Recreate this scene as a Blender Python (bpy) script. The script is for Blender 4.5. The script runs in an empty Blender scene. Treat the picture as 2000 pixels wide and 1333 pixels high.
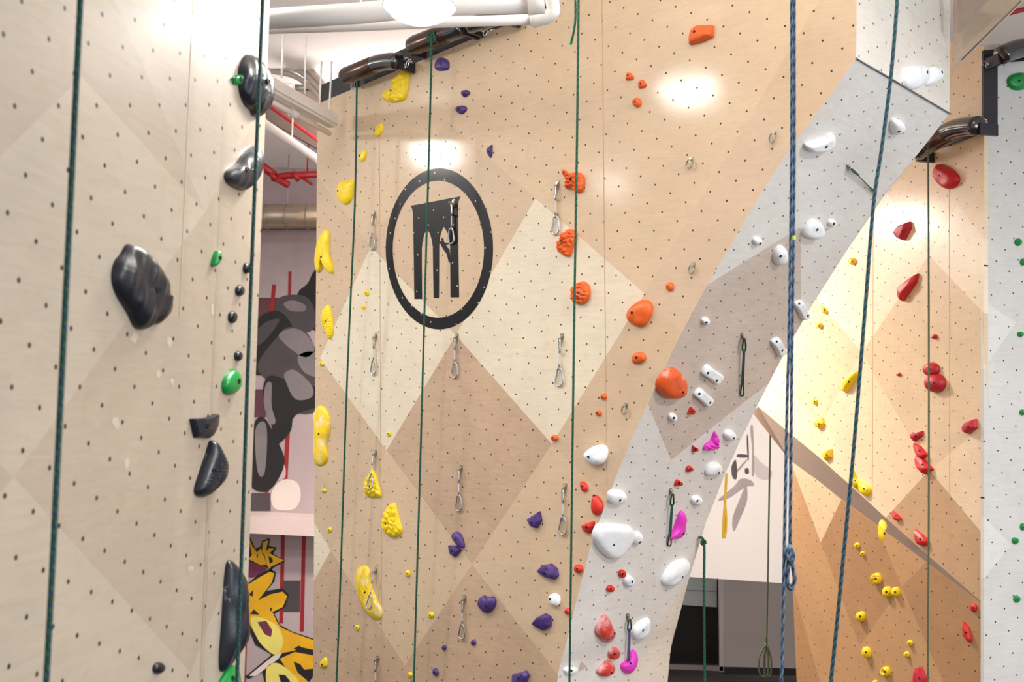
import bpy, bmesh, math, random
from mathutils import Vector, Matrix, noise
from mathutils.bvhtree import BVHTree
from mathutils.geometry import tessellate_polygon
random.seed(5)
S = bpy.context.scene
COL = S.collection
# ------------------------------------------------------------------ camera
FPX = 1944.0
PITCH, ROLL = math.radians(3.2), math.radians(1.35)
RM = Matrix.Rotation(math.pi/2+PITCH, 3, 'X') @ Matrix.Rotation(ROLL, 3, 'Z')
CAM = Vector((0, 0, 5.0))
cd = bpy.data.cameras.new('camera')
cam = bpy.data.objects.new('camera', cd); COL.objects.link(cam)
cam.location = CAM; cam.rotation_euler = RM.to_euler()
cd.sensor_width = 36; cd.lens = 36*FPX/2000
cd.clip_start = .05; cd.clip_end = 100
cd.dof.use_dof = True; cd.dof.focus_distance = 5.8; cd.dof.aperture_fstop = 4.5
S.camera = cam
# ------------------------------------------------------------------ light
S.view_settings.view_transform = 'Standard'; S.view_settings.look = 'None'
S.view_settings.exposure = 0.0; S.view_settings.gamma = 1
S.view_settings.use_curve_mapping = False
W = bpy.data.worlds.new('hall_light'); S.world = W; W.use_nodes = True
W.node_tree.nodes['Background'].inputs[0].default_value = (.95, .97, 1.0, 1)
W.node_tree.nodes['Background'].inputs[1].default_value = .68
LAMPS = [  # x, y, z, radius, watts, tint, glow, upward watts
    (-.352, 3.42, 6.372, .122, 20, 0, 60, 50),
    (-2.22, 4.43, 7.42, .26, 16, 0, 75, 6),
    (-4.63, 6.64, 7.42, .26, 75, 0, 110, 10),
    (-8.3, 4.2, 7.55, .26, 25, 0, 55, 5),
    (1.6, -.5, 5.58, .12, 70, 0, 40, 15),
    (3.4, 2.2, 7.3, .22, 165, 0, 40, 60),  # added unseen lamp, fills the arch and right walls
    (1.1, 3.3, 7.5, .2, 12, 0, 30, 12),  # added unseen lamp, throws the hold shadows downward
    (.66, 9.17, 6.97, .24, 190, 1, 90, 25),
    (-1.0, 9.5, 6.8, .22, 60, 2, 20, 48),  # added lamp hidden behind the centre wall, brightens mural and ceiling
    (2.4, 10.8, 7.5, .22, 210, 0, 40, 30)]  # added unseen lamp, brightens the far white wall
# added cool fill light at the right, brightens the arch face
dl = bpy.data.lights.new('cool_arch_fill', 'AREA'); dl.shape = 'RECTANGLE'; dl.size = 2.4; dl.size_y = 2.0; dl.energy = 150; dl.color = (.82, .90, 1.0)
dlo = bpy.data.objects.new('cool_arch_fill', dl); COL.objects.link(dlo); dlo.location = (6.2, .2, 5.2)
dlo.rotation_euler = (Vector((1.5, 5.2, 5.6))-Vector((6.2, .2, 5.2))).to_track_quat('-Z', 'Y').to_euler()
# ------------------------------------------------------------------ projection helpers
def ray(x, y): return (RM @ Vector(((x-1000)/FPX, (666.5-y)/FPX, -1))).normalized()
class Plane:
    def __init__(s, p0, n, u):
        s.p0 = Vector(p0); s.n = Vector(n).normalized(); s.u = (Vector(u)-s.n*Vector(u).dot(s.n)).normalized()
        s.v = s.n.cross(s.u)
        if s.v.z < 0: s.v = -s.v
    def P(s, x, y, off=0.0):
        d = ray(x, y); t = (s.p0+s.n*off-CAM).dot(s.n)/d.dot(s.n); return CAM+d*t
    def uv(s, p): q = p-s.p0; return (q.dot(s.u), q.dot(s.v))
    def UV(s, x, y): return s.uv(s.P(x, y))
    def at(s, a, b, off=0): return s.p0+s.u*a+s.v*b+s.n*off
    def frame(s, x, y, off=0): return s.P(x, y, off), s.n.copy(), s.u.copy()
B = math.radians(43.8); TH = math.radians(2.6)
NH = Vector((-math.sin(B), -math.cos(B), 0))
WD = -NH
UC = Vector((math.cos(B), -math.sin(B), 0))
PC = Plane((.651, 5.5, 5), (NH.x*math.cos(TH), NH.y*math.cos(TH), -math.sin(TH)), UC)
A7 = math.radians(6.7)
PL = Plane((-.905, 2, 5), (math.cos(A7), -math.sin(A7), 0), (math.sin(A7), math.cos(A7), 0))
CORNER = CAM+ray(1922, 700)*(6.4/ray(1922, 700).y)
def azp(deg, p0, lean=0):
    a = math.radians(deg); u = Vector((math.sin(a), math.cos(a), 0)); n = Vector((-math.cos(a), math.sin(a), 0))
    if (p0-CAM).dot(n) > 0: n = -n
    return Plane(p0, n, u)
PU = azp(-13.2, CORNER)      # upper orange wall
PLo = azp(-16.0, CORNER)     # lower orange wall
PR = azp(74.0, CORNER)       # pale right wall
yw = math.radians(12.6)
PM = Plane((3.0, 15, 5), (-math.sin(yw), -math.cos(yw), 0), (math.cos(yw), -math.sin(yw), 0))
PBK = Plane((0, 18.3, 5), (0, -1, 0), (1, 0, 0))
PML = Plane((0, 13, 5), (0, -1, 0), (1, 0, 0))
def depth_pt(x, y, Y):
    d = ray(x, y); return CAM+d*(Y/d.y)
# ------------------------------------------------------------------ objects
def tag(o, label=None, cat=None, group=None, kind=None):
    if label: o['label'] = label
    if cat: o['category'] = cat
    if group: o['group'] = group
    if kind: o['kind'] = kind
    return o
def link(name, bm, mats, parent=None, smooth=False, mw=None):
    me = bpy.data.meshes.new(name); bm.to_mesh(me); bm.free()
    for m in (mats if isinstance(mats, (list, tuple)) else [mats]): me.materials.append(m)
    if smooth:
        for p in me.polygons: p.use_smooth = True
    o = bpy.data.objects.new(name, me); COL.objects.link(o)
    if parent is not None: o.parent = parent; o.matrix_parent_inverse = Matrix()
    if mw is not None: o.matrix_local = mw
    return o
def empty(name, loc):
    o = bpy.data.objects.new(name, None); COL.objects.link(o); o.location = loc; o.empty_display_size = .05
    return o
def tube(bm, pts, r, seg=8, uvl=None, closed=False, cap=True):
    pts = [Vector(p) for p in pts]; n = len(pts); rings = []; L = 0; prev = None
    rr = r if isinstance(r, (list, tuple)) else [r]*n
    ref = None; Ls = []
    for i, p in enumerate(pts):
        if closed: t = (pts[(i+1) % n]-pts[i-1])
        else: t = pts[min(i+1, n-1)]-pts[max(i-1, 0)]
        t = t.normalized() if t.length > 1e-9 else Vector((0, 0, 1))
        if ref is None:
            ref = t.orthogonal().normalized()
        ref = (ref-t*ref.dot(t))
        ref = ref.normalized() if ref.length > 1e-6 else t.orthogonal().normalized()
        b = t.cross(ref)
        if i: L += (p-pts[i-1]).length
        Ls.append(L)
        rings.append([bm.verts.new(p+(ref*math.cos(a)+b*math.sin(a))*rr[i]) for a in [2*math.pi*k/seg for k in range(seg)]])
    m = n if closed else n-1
    for i in range(m):
        j = (i+1) % n
        for k in range(seg):
            f = bm.faces.new((rings[i][k], rings[i][(k+1) % seg], rings[j][(k+1) % seg], rings[j][k])); f.smooth = True
            if uvl is not None:
                l1 = Ls[j] if j else L+.01
                for lp, uv in zip(f.loops, ((k/seg, Ls[i]), ((k+1)/seg, Ls[i]), ((k+1)/seg, l1), (k/seg, l1))): lp[uvl].uv = uv
    if cap and not closed:
        bm.faces.new(rings[0][::-1]); bm.faces.new(rings[-1])
def box(bm, o, ax, ay, az):
    """box from corner o with edge vectors"""
    o, ax, ay, az = map(Vector, (o, ax, ay, az))
    v = [bm.verts.new(o+ax*i+ay*j+az*k) for i in (0, 1) for j in (0, 1) for k in (0, 1)]
    for f in ((0, 1, 3, 2), (4, 6, 7, 5), (0, 4, 5, 1), (2, 3, 7, 6), (0, 2, 6, 4), (1, 5, 7, 3)): bm.faces.new([v[i] for i in f])
    return v
def recalc(bm): bmesh.ops.recalc_face_normals(bm, faces=bm.faces)
def catmull(P, closed=True, k=4):
    n = len(P); out = []
    rng = range(n) if closed else range(n-1)
    for i in rng:
        if closed: p0, p1, p2, p3 = P[i-1], P[i], P[(i+1) % n], P[(i+2) % n]
        else: p0, p1, p2, p3 = P[max(i-1, 0)], P[i], P[i+1], P[min(i+2, n-1)]
        for j in range(k):
            t = j/k; out.append(tuple(.5*(2*b+(c-a)*t+(2*a-5*b+4*c-d)*t*t+(3*b-a-3*c+d)*t**3) for a, b, c, d in zip(p0, p1, p2, p3)))
    if not closed: out.append(tuple(P[-1]))
    return out
def inpoly(p, poly):
    x, y = p; c = False; n = len(poly)
    for i in range(n):
        x1, y1 = poly[i]; x2, y2 = poly[i-1]
        if (y1 > y) != (y2 > y) and x < (x2-x1)*(y-y1)/(y2-y1)+x1: c = not c
    return c
# ------------------------------------------------------------------ materials
def newmat(name):
    m = bpy.data.materials.new(name); m.use_nodes = True
    return m, m.node_tree.nodes, m.node_tree.links, m.node_tree.nodes['Principled BSDF']
def s2l(c): return tuple(((v/255+.055)/1.055)**2.4 if v > 10 else v/255/12.92 for v in c)
def plain(name, rgb, rough=.5, metal=0, coat=0, noise_amt=.06, scale=30, bump=0, spec=.5):
    m, N, L, b = newmat(name)
    c = s2l(rgb)
    tc = N.new('ShaderNodeTexCoord'); nz = N.new('ShaderNodeTexNoise'); nz.inputs['Scale'].default_value = scale; nz.inputs['Detail'].default_value = 4
    L.new(tc.outputs['Object'], nz.inputs['Vector'])
    mr = N.new('ShaderNodeMapRange'); mr.inputs[3].default_value = 1-noise_amt*2; mr.inputs[4].default_value = 1+noise_amt*2
    L.new(nz.outputs[0], mr.inputs[0])
    mx = N.new('ShaderNodeMix'); mx.data_type = 'RGBA'; mx.blend_type = 'MULTIPLY'; mx.inputs[0].default_value = 1
    mx.inputs[6].default_value = (*c, 1); L.new(mr.outputs[0], mx.inputs[7]); L.new(mx.outputs[2], b.inputs['Base Color'])
    b.inputs['Roughness'].default_value = rough; b.inputs['Metallic'].default_value = metal; b.inputs['Coat Weight'].default_value = coat
    b.inputs['Specular IOR Level'].default_value = spec
    if bump:
        bp = N.new('ShaderNodeBump'); bp.inputs['Strength'].default_value = bump; bp.inputs['Distance'].default_value = .004
        n2 = N.new('ShaderNodeTexNoise'); n2.inputs['Scale'].default_value = scale*6; L.new(tc.outputs['Object'], n2.inputs['Vector'])
        L.new(n2.outputs[0], bp.inputs['Height']); L.new(bp.outputs[0], b.inputs['Normal'])
    return m
def nutfac(N, L, uvsock, a, b, org, rad):
    """1 inside a T-nut hole of the lattice (a, b) through org (metres on the wall)"""
    det = a[0]*b[1]-a[1]*b[0]
    sub = N.new('ShaderNodeVectorMath'); sub.operation = 'SUBTRACT'; sub.inputs[1].default_value = (org[0], org[1], 0); L.new(uvsock, sub.inputs[0])
    ds = []
    for row in ((b[1]/det, -b[0]/det, 0), (-a[1]/det, a[0]/det, 0)):
        d = N.new('ShaderNodeVectorMath'); d.operation = 'DOT_PRODUCT'; d.inputs[1].default_value = row; L.new(sub.outputs[0], d.inputs[0])
        p = N.new('ShaderNodeMath'); p.operation = 'ADD'; p.inputs[1].default_value = .5; L.new(d.outputs['Value'], p.inputs[0])
        f = N.new('ShaderNodeMath'); f.operation = 'FLOORED_MODULO'; f.inputs[1].default_value = 1; L.new(p.outputs[0], f.inputs[0])
        g = N.new('ShaderNodeMath'); g.operation = 'SUBTRACT'; g.inputs[1].default_value = .5; L.new(f.outputs[0], g.inputs[0]); ds.append(g)
    sq = []
    for k in (0, 1):
        m1 = N.new('ShaderNodeMath'); m1.operation = 'MULTIPLY'; m1.inputs[1].default_value = a[k]; L.new(ds[0].outputs[0], m1.inputs[0])
        m2 = N.new('ShaderNodeMath'); m2.operation = 'MULTIPLY_ADD'; m2.inputs[1].default_value = b[k]; L.new(ds[1].outputs[0], m2.inputs[0]); L.new(m1.outputs[0], m2.inputs[2])
        q = N.new('ShaderNodeMath'); q.operation = 'MULTIPLY'; L.new(m2.outputs[0], q.inputs[0]); L.new(m2.outputs[0], q.inputs[1]); sq.append(q)
    s = N.new('ShaderNodeMath'); s.operation = 'ADD'; L.new(sq[0].outputs[0], s.inputs[0]); L.new(sq[1].outputs[0], s.inputs[1])
    r = N.new('ShaderNodeMath'); r.operation = 'SQRT'; L.new(s.outputs[0], r.inputs[0])
    mr = N.new('ShaderNodeMapRange'); mr.inputs[1].default_value = rad*.85; mr.inputs[2].default_value = rad*1.15; mr.inputs[3].default_value = 1; mr.inputs[4].default_value = 0
    L.new(r.outputs[0], mr.inputs[0]); return mr.outputs[0]
def ply(name, rgb, lat, grain_deg=60, rough=.3, coat=.35, coat_rough=.11, rad=.0055, dot=(45, 35, 28), mottle=.07):
    m, N, L, b = newmat(name)
    uv = N.new('ShaderNodeUVMap'); uv.uv_map = 'UVMap'
    mp = N.new('ShaderNodeMapping'); mp.inputs['Rotation'].default_value = (0, 0, math.radians(grain_deg)); mp.inputs['Scale'].default_value = (2.2, 16, 1)
    L.new(uv.outputs[0], mp.inputs[0])
    n1 = N.new('ShaderNodeTexNoise'); n1.inputs['Scale'].default_value = 2.4; n1.inputs['Detail'].default_value = 7; n1.inputs['Roughness'].default_value = .65; n1.inputs['Distortion'].default_value = 1.6
    L.new(mp.outputs[0], n1.inputs['Vector'])
    n2 = N.new('ShaderNodeTexNoise'); n2.inputs['Scale'].default_value = 2.1; n2.inputs['Detail'].default_value = 5; n2.inputs['Roughness'].default_value = .6
    L.new(uv.outputs[0], n2.inputs['Vector'])
    n3 = N.new('ShaderNodeTexNoise'); n3.inputs['Scale'].default_value = 14; n3.inputs['Detail'].default_value = 3; L.new(uv.outputs[0], n3.inputs['Vector'])
    c = s2l(rgb)
    def mult(prev, sock, lo, hi, a0=.3, a1=.7):
        mr = N.new('ShaderNodeMapRange'); mr.inputs[1].default_value = a0; mr.inputs[2].default_value = a1; mr.inputs[3].default_value = lo; mr.inputs[4].default_value = hi; L.new(sock, mr.inputs[0])
        mx = N.new('ShaderNodeMix'); mx.data_type = 'RGBA'; mx.blend_type = 'MULTIPLY'; mx.inputs[0].default_value = 1
        if prev is None: mx.inputs[6].default_value = (*c, 1)
        else: L.new(prev, mx.inputs[6])
        L.new(mr.outputs[0], mx.inputs[7]); return mx.outputs[2]
    o = mult(None, n1.outputs[0], 1-mottle*1.1, 1+mottle*.6)
    o = mult(o, n2.outputs[0], 1-mottle, 1+mottle*.7)
    # pinkish mineral blotches of the birch veneer
    mx = N.new('ShaderNodeMix'); mx.data_type = 'RGBA'; mx.inputs[7].default_value = (c[0]*.93, c[1]*.80, c[2]*.72, 1)
    mr = N.new('ShaderNodeMapRange'); mr.inputs[1].default_value = .56; mr.inputs[2].default_value = .8; mr.inputs[4].default_value = .55; L.new(n3.outputs[0], mr.inputs[0])
    L.new(mr.outputs[0], mx.inputs[0]); L.new(o, mx.inputs[6]); o = mx.outputs[2]
    if lat:
        fac = nutfac(N, L, uv.outputs[0], *lat, rad)
        mx = N.new('ShaderNodeMix'); mx.data_type = 'RGBA'; L.new(fac, mx.inputs[0]); L.new(o, mx.inputs[6]); mx.inputs[7].default_value = (*s2l(dot), 1); o = mx.outputs[2]
        inv = N.new('ShaderNodeMath'); inv.operation = 'MULTIPLY_ADD'; inv.inputs[1].default_value = -coat; inv.inputs[2].default_value = coat; L.new(fac, inv.inputs[0]); L.new(inv.outputs[0], b.inputs['Coat Weight'])
    else: b.inputs['Coat Weight'].default_value = coat
    L.new(o, b.inputs['Base Color'])
    b.inputs['Roughness'].default_value = rough+.15; b.inputs['Coat Roughness'].default_value = coat_rough
    b.inputs['Specular IOR Level'].default_value = .3
    bp = N.new('ShaderNodeBump'); bp.inputs['Strength'].default_value = .05; bp.inputs['Distance'].default_value = .003; L.new(n1.outputs[0], bp.inputs['Height'])
    L.new(bp.outputs[0], b.inputs['Normal']); L.new(bp.outputs[0], b.inputs['Coat Normal'])
    return m
def emis(name, rgb, s):
    m, N, L, b = newmat(name); b.inputs['Base Color'].default_value = (*rgb, 1); b.inputs['Emission Color'].default_value = (*rgb, 1); b.inputs['Emission Strength'].default_value = s
    return m
def ropemat(name, c1, c2, c3=None, freq=70):
    m, N, L, b = newmat(name)
    uv = N.new('ShaderNodeUVMap'); uv.uv_map = 'UVMap'
    sp = N.new('ShaderNodeSeparateXYZ'); L.new(uv.outputs[0], sp.inputs[0])
    def wave(sign, fr):
        a = N.new('ShaderNodeMath'); a.operation = 'MULTIPLY'; a.inputs[1].default_value = fr; L.new(sp.outputs[1], a.inputs[0])
        c = N.new('ShaderNodeMath'); c.operation = 'MULTIPLY_ADD'; c.inputs[1].default_value = sign*2; L.new(sp.outputs[0], c.inputs[0]); L.new(a.outputs[0], c.inputs[2])
        f = N.new('ShaderNodeMath'); f.operation = 'FLOORED_MODULO'; f.inputs[1].default_value = 1; L.new(c.outputs[0], f.inputs[0])
        g = N.new('ShaderNodeMath'); g.operation = 'GREATER_THAN'; g.inputs[1].default_value = .6; L.new(f.outputs[0], g.inputs[0]); return g.outputs[0]
    m1 = N.new('ShaderNodeMix'); m1.data_type = 'RGBA'; m1.inputs[6].default_value = (*s2l(c1), 1); m1.inputs[7].default_value = (*s2l(c2), 1); L.new(wave(1, freq), m1.inputs[0])
    m2 = N.new('ShaderNodeMix'); m2.data_type = 'RGBA'; m2.inputs[7].default_value = (*s2l(c3 or c2), 1); L.new(m1.outputs[2], m2.inputs[6]); L.new(wave(-1, freq*.55), m2.inputs[0])
    L.new(m2.outputs[2], b.inputs['Base Color']); b.inputs['Roughness'].default_value = .8
    return m
def lattice(pl, p_a0, p_a1, na, p_b0, p_b1, nb):
    s = lambda q: Vector(pl.UV(*q))
    return ((s(p_a1)-s(p_a0))/na, (s(p_b1)-s(p_b0))/nb, s(p_a0))
LAT_C = lattice(PC, (1179, 434.5), (1350.6, 542.9), 6, (1292.5, 505), (1261, 575.9), 2)
LAT_L = lattice(PL, (6.6, 66.9), (479, 118), 8, (174.6, 81.3), (85.5, 268.5), 3)
LAT_O = ((.100, .045), (-.045, .100), (.02, .01))
LAT_R = lattice(PR, (1949, 881), (1974.5, 899.6), 1, (1949, 881), (1957, 924), 1)
LAT_A = ((.099, .048), (-.048, .099), (.03, .02))
MET = plain('steel', (190, 188, 180), .28, 1, noise_amt=.05)
CHROME = plain('bright_steel', (225, 225, 225), .2, 1)
WHITEP = plain('white_paint', (236, 230, 224), .45, noise_amt=.04, scale=6)
BLACKM = plain('black_steel', (38, 36, 42), .35, noise_amt=.1)
REDP = plain('red_pipe_paint', (170, 30, 32), .4)
DARK = plain('socket_black', (18, 16, 16), .6)
# ------------------------------------------------------------------ panelled climbing walls
def wallmesh(name, pl, poly_px, facets, mats, thick=.12, label=None, back=None, uvpoly=None):
    """wall slab whose front is cut along the facet edges; facets = [(tone index, [px...])]"""
    pts = uvpoly or [pl.UV(*q) for q in poly_px]
    fac = [(t, [pl.UV(*q) for q in P]) for t, P in facets]
    bm = bmesh.new()
    f = bm.faces.new([bm.verts.new((p[0], p[1], 0)) for p in pts])
    lines = []
    for t, P in fac:
        for i in range(len(P)):
            a, b = Vector((*P[i-1], 0)), Vector((*P[i], 0)); d = (b-a)
            if d.length < 1e-6: continue
            d.normalize(); nn = Vector((-d.y, d.x, 0))
            if any(abs(nn.cross(n2).length) < .01 and abs((a-a2).dot(n2)) < .01 for a2, n2 in lines): continue
            lines.append((a, nn))
    for a, nn in lines:
        bmesh.ops.bisect_plane(bm, geom=bm.verts[:]+bm.edges[:]+bm.faces[:], plane_co=a, plane_no=nn, dist=1e-5)
    uvl = bm.loops.layers.uv.new('UVMap')
    for f in bm.faces:
        c = f.calc_center_median(); f.material_index = 0
        for t, P in fac:
            if inpoly((c.x, c.y), P): f.material_index = t; break
    ori = bm.faces[:]
    for f in ori:
        for lp in f.loops: lp[uvl].uv = lp.vert.co.xy
    r = bmesh.ops.extrude_face_region(bm, geom=ori, use_keep_orig=True)
    nv = [g for g in r['geom'] if isinstance(g, bmesh.types.BMVert)]
    for v in nv: v.co.z = -thick
    mw = Matrix((pl.u, pl.v, pl.n)).transposed().to_4x4(); mw.translation = pl.p0
    recalc(bm)
    if mw.to_3x3().determinant() < 0:
        for v in bm.verts: v.co = mw @ v.co
        mw = Matrix(); recalc(bm)
    o = link(name, bm, mats, mw=mw)
    tag(o, label, kind='structure'); return o
c_mid = ply('birch_ply_honey', (213, 185, 152), LAT_C, 55)
c_light = ply('birch_ply_cream', (227, 212, 186), LAT_C, 120)
c_dark = ply('birch_ply_tan_stain', (197, 166, 137), LAT_C, 62, mottle=.1)
c_tan = ply('birch_ply_soft_tan', (206, 178, 147), LAT_C, 30)
c_soft = ply('birch_ply_soft_cream', (208, 181, 152), LAT_C, 120)
CEN_FAC = [
 (2, [(890, 655), (1078, 868), (922, 1103), (755, 880)]),
 (1, [(724, 482), (890, 655), (755, 880), (625, 700)]),
 (1, [(1046, 388), (1259, 574), (1078, 868), (890, 655)]),
 (4, [(1259, 574), (1477, 207), (1640, 330), (1400, 720)]),
 (3, [(1477, 207), (1600, 0), (1760, 0), (1760, 420), (1640, 330)]),
 (2, [(646, 1076), (792, 1303), (720, 1450), (560, 1300), (560, 1230)]),
 (2, [(922, 1103), (1110, 1345), (1060, 1450), (780, 1450), (760, 1345)]),
 (1, [(646, 1076), (560, 930), (560, 1240)]),
 (3, [(600, 320), (724, 482), (625, 700), (560, 800), (560, 320)]),
 (3, [(724, 482), (870, 235), (1046, 388), (890, 655)]),
 (3, [(1259, 574), (1440, 740), (1270, 1060), (1078, 868)]),
 (3, [(625, 700), (755, 880), (646, 1076), (560, 930), (560, 800)]),
]
topC = 1.0
ARC_PX = [(1088, 1333), (1104, 1265), (1128, 1166), (1160, 1050), (1198, 945), (1230, 868), (1265, 790), (1320, 674), (1380, 560), (1452, 436), (1530, 310), (1600, 215), (1672, 115)]
arc = [PC.UV(*q) for q in ARC_PX]
arc_up = arc[-1]
# extend the arch foot down to the floor, and the box above the crease up to the ceiling
d = Vector(arc[0])-Vector(arc[1]); foot = [(arc[0][0]+d.x*k*.7, arc[0][1]+d.y*k*1.9) for k in (1, 3, 6)]
foot = [(arc[0][0]-.06, arc[0][1]-.5), (arc[0][0]-.10, arc[0][1]-1.4), (arc[0][0]-.1, -4.95)]
boxtop = (PC.UV(1676, 0)[0]+.02, 2.95)
left_top, left_bot = PC.UV(620, 203), PC.UV(611, 1333)
lb = (left_bot[0]-.0, -4.95)
prof = [foot[2], foot[1], foot[0]]+arc          # bottom to crease
sm = prof[:2]+[tuple(q) for q in catmull(prof[2:], closed=False, k=5)]
right_top = PC.UV(1105, 0)
ts = (right_top[1]-left_top[1])/(right_top[0]-left_top[0])
xt = left_top[0]+(2.95-left_top[1])/ts
cen_poly = [lb, left_bot, left_top, (xt, 2.95), boxtop]+sm[::-1]
wallmesh('wall_center', PC, None, CEN_FAC, [c_mid, c_light, c_dark, c_tan, c_soft], .04, 'honey plywood climbing wall in diamond panels with the round black sticker', uvpoly=cen_poly)
# ---- arch face: the profile swept back square to the centre wall
a_mid = ply('arch_ply_pale', (233, 228, 221), LAT_A, 80, coat=.25, coat_rough=.3)
a_dark = ply('arch_ply_grey_tan', (212, 195, 181), LAT_A, 20, coat=.25, coat_rough=.3, mottle=.1)
a_warm = ply('arch_ply_cream', (236, 224, 208), LAT_A, 10, coat=.25, coat_rough=.3)
WW = 1.155
def sweep(points, nseg, mats, name, tone=None, label=None):
    bm = bmesh.new(); uvl = bm.loops.layers.uv.new('UVMap'); rows = []; L = 0
    for i, p in enumerate(points):
        if i: L += (Vector(p)-Vector(points[i-1])).length
        rows.append(([bm.verts.new(PC.at(p[0], p[1])+WD*(WW*k/nseg)) for k in range(nseg+1)], L))
    for i in range(len(rows)-1):
        for k in range(nseg):
            f = bm.faces.new((rows[i][0][k], rows[i][0][k+1], rows[i+1][0][k+1], rows[i+1][0][k]))
            for lp, uv in zip(f.loops, ((WW*k/nseg, rows[i][1]), (WW*(k+1)/nseg, rows[i][1]), (WW*(k+1)/nseg, rows[i+1][1]), (WW*k/nseg, rows[i+1][1]))): lp[uvl].uv = uv
    return bm, uvl, rows
fine = []
for a, b_ in zip(prof[:-1], prof[1:]):
    pass
def densify(P, step=.035):
    out = [P[0]]
    for a, b_ in zip(P[:-1], P[1:]):
        a, b_ = Vector(a), Vector(b_); n = max(1, int((b_-a).length/step))
        for k in range(1, n+1): out.append(tuple(a.lerp(b_, k/n)))
    return out
smd = [sm[0]]+densify([q for q in sm[1:]], .035)
bm, uvl, rows = sweep(smd, 32, None, '')
def pxof(p):
    q = RM.transposed() @ (p-CAM); return (1000+FPX*q.x/-q.z, 666.5-FPX*q.y/-q.z)
recalc(bm)
bm.normal_update()
if sum(f.normal.dot(UC)*f.calc_area() for f in bm.faces) < 0: bmesh.ops.reverse_faces(bm, faces=bm.faces)
ARCH_BVH = BVHTree.FromBMesh(bm)
# facet outlines on the arch, in (depth, arc length) coordinates
class Arch:
    bvh = ARCH_BVH
    def frame(s, x, y, off=0):
        d = ray(x, y); h = s.bvh.ray_cast(CAM, d)
        if h[0] is None: raise Exception('arch miss %s %s' % (x, y))
        n = h[1] if h[1].dot(d) < 0 else -h[1]
        p = h[0]
        if off: p = p-d*(off/abs(d.dot(n)))
        return p, n, WD.copy()
uvof = {}
for f in bm.faces:
    for lp in f.loops: uvof[lp.vert] = tuple(lp[uvl].uv)
bm.faces.ensure_lookup_table()
def arch_uv(x, y):
    d = ray(x, y); h = ARCH_BVH.ray_cast(CAM, d)
    if h[0] is None: return None
    f = bm.faces[h[2]]; n0 = f.loops[0][uvl].uv; k = (h[0]-f.loops[0].vert.co)
    return ((h[0]-PC.p0).dot(WD)*1.0, h)
DARKF = [(1376, 560), (1540, 458), (1564, 444), (1566, 660), (1545, 700), (1525, 719), (1506, 745), (1311, 900), (1264, 781), (1200, 700)]
WARMF = [(1200, 1333), (1195, 1260), (1330, 1130), (1420, 960), (1600, 900), (1400, 1400)]
# split the faces along the facet edges with world planes through the eye-ray of each edge end and the extrusion normal
def archcut(pxpoly):
    for i in range(len(pxpoly)):
        a, b_ = pxpoly[i-1], pxpoly[i]
        ha, hb = ARCH_BVH.ray_cast(CAM, ray(*a)), ARCH_BVH.ray_cast(CAM, ray(*b_))
        if ha[0] is None or hb[0] is None: continue
        nn = (hb[0]-ha[0]).cross(ha[1]+hb[1]).normalized()
        bmesh.ops.bisect_plane(bm, geom=bm.verts[:]+bm.edges[:]+bm.faces[:], plane_co=ha[0], plane_no=nn, dist=1e-5)
for P in ([(1382, 557), (1544, 456)], [(1544, 456), (1575, 440)], [(1564, 446), (1566, 620)], [(1525, 719), (1506, 745)], [(1500, 750), (1311, 900)], [(1311, 900), (1266, 790)], [(1196, 1262), (1360, 1100)], [(1600, 215), (1776, 262)]):
    archcut(P)
for f in bm.faces:
    q = pxof(f.calc_center_median())
    f.material_index = 1 if inpoly(q, DARKF) else 0
    if q[1] > 1130-(q[0]-1340)*0.95 and q[1] > 1000 and q[0]+q[1]*.62 > 2045: f.material_index = 2
bm2 = bm.copy()
o = link('wall_arch', bm, [a_mid, a_dark, a_warm]); tag(o, 'pale plywood underside of the leaning arch', kind='structure')
# box above the crease
b_mid = ply('box_ply_cream', (230, 223, 211), LAT_A, 85, coat=.3, coat_rough=.25)
bx = [arc_up, ((arc_up[0]+boxtop[0])/2, (arc_up[1]+2.95)/2), boxtop]
bm, uvl, rows = sweep(bx, 4, None, '')
recalc(bm)
if sum(f.normal.dot(UC)*f.calc_area() for f in bm.faces) < 0: bmesh.ops.reverse_faces(bm, faces=bm.faces)
bmx = bm.copy(); 
BOXBVH = BVHTree.FromBMesh(bmx)
link('wall_arch_box', bm, [b_mid])['kind'] = 'structure'
class ArchAll(Arch):
    def frame(s, x, y, off=0):
        try: return Arch.frame(s, x, y, off)
        except Exception:
            d = ray(x, y); h = BOXBVH.ray_cast(CAM, d); n = h[1] if h[1].dot(d) < 0 else -h[1]; p = h[0]
            if off: p = p-d*(off/abs(d.dot(n)))
            return p, n, WD.copy()
ARCH = ArchAll()
# back sheet of the arch (hidden side), keeps it solid
bm = bmesh.new()
bk = [PC.at(*p)+WD*WW for p in [(prof[0][0]-.5, prof[0][1])]+prof+[boxtop, (boxtop[0]-1.1, 2.95)]]
f = bm.faces.new([bm.verts.new(p) for p in bk])
link('wall_arch_back', bm, plain('ply_back', (196, 172, 145), .6))['kind'] = 'structure'
# metal angle along the crease
bm = bmesh.new()
c0 = PC.at(*arc_up); tube(bm, [c0+UC*.004-WD*.01, c0+UC*.004+WD*(WW+.005)], .0045, 6)
link('trim_1', bm, plain('grey_angle', (120, 122, 128), .35, .8))['kind'] = 'structure'
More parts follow.
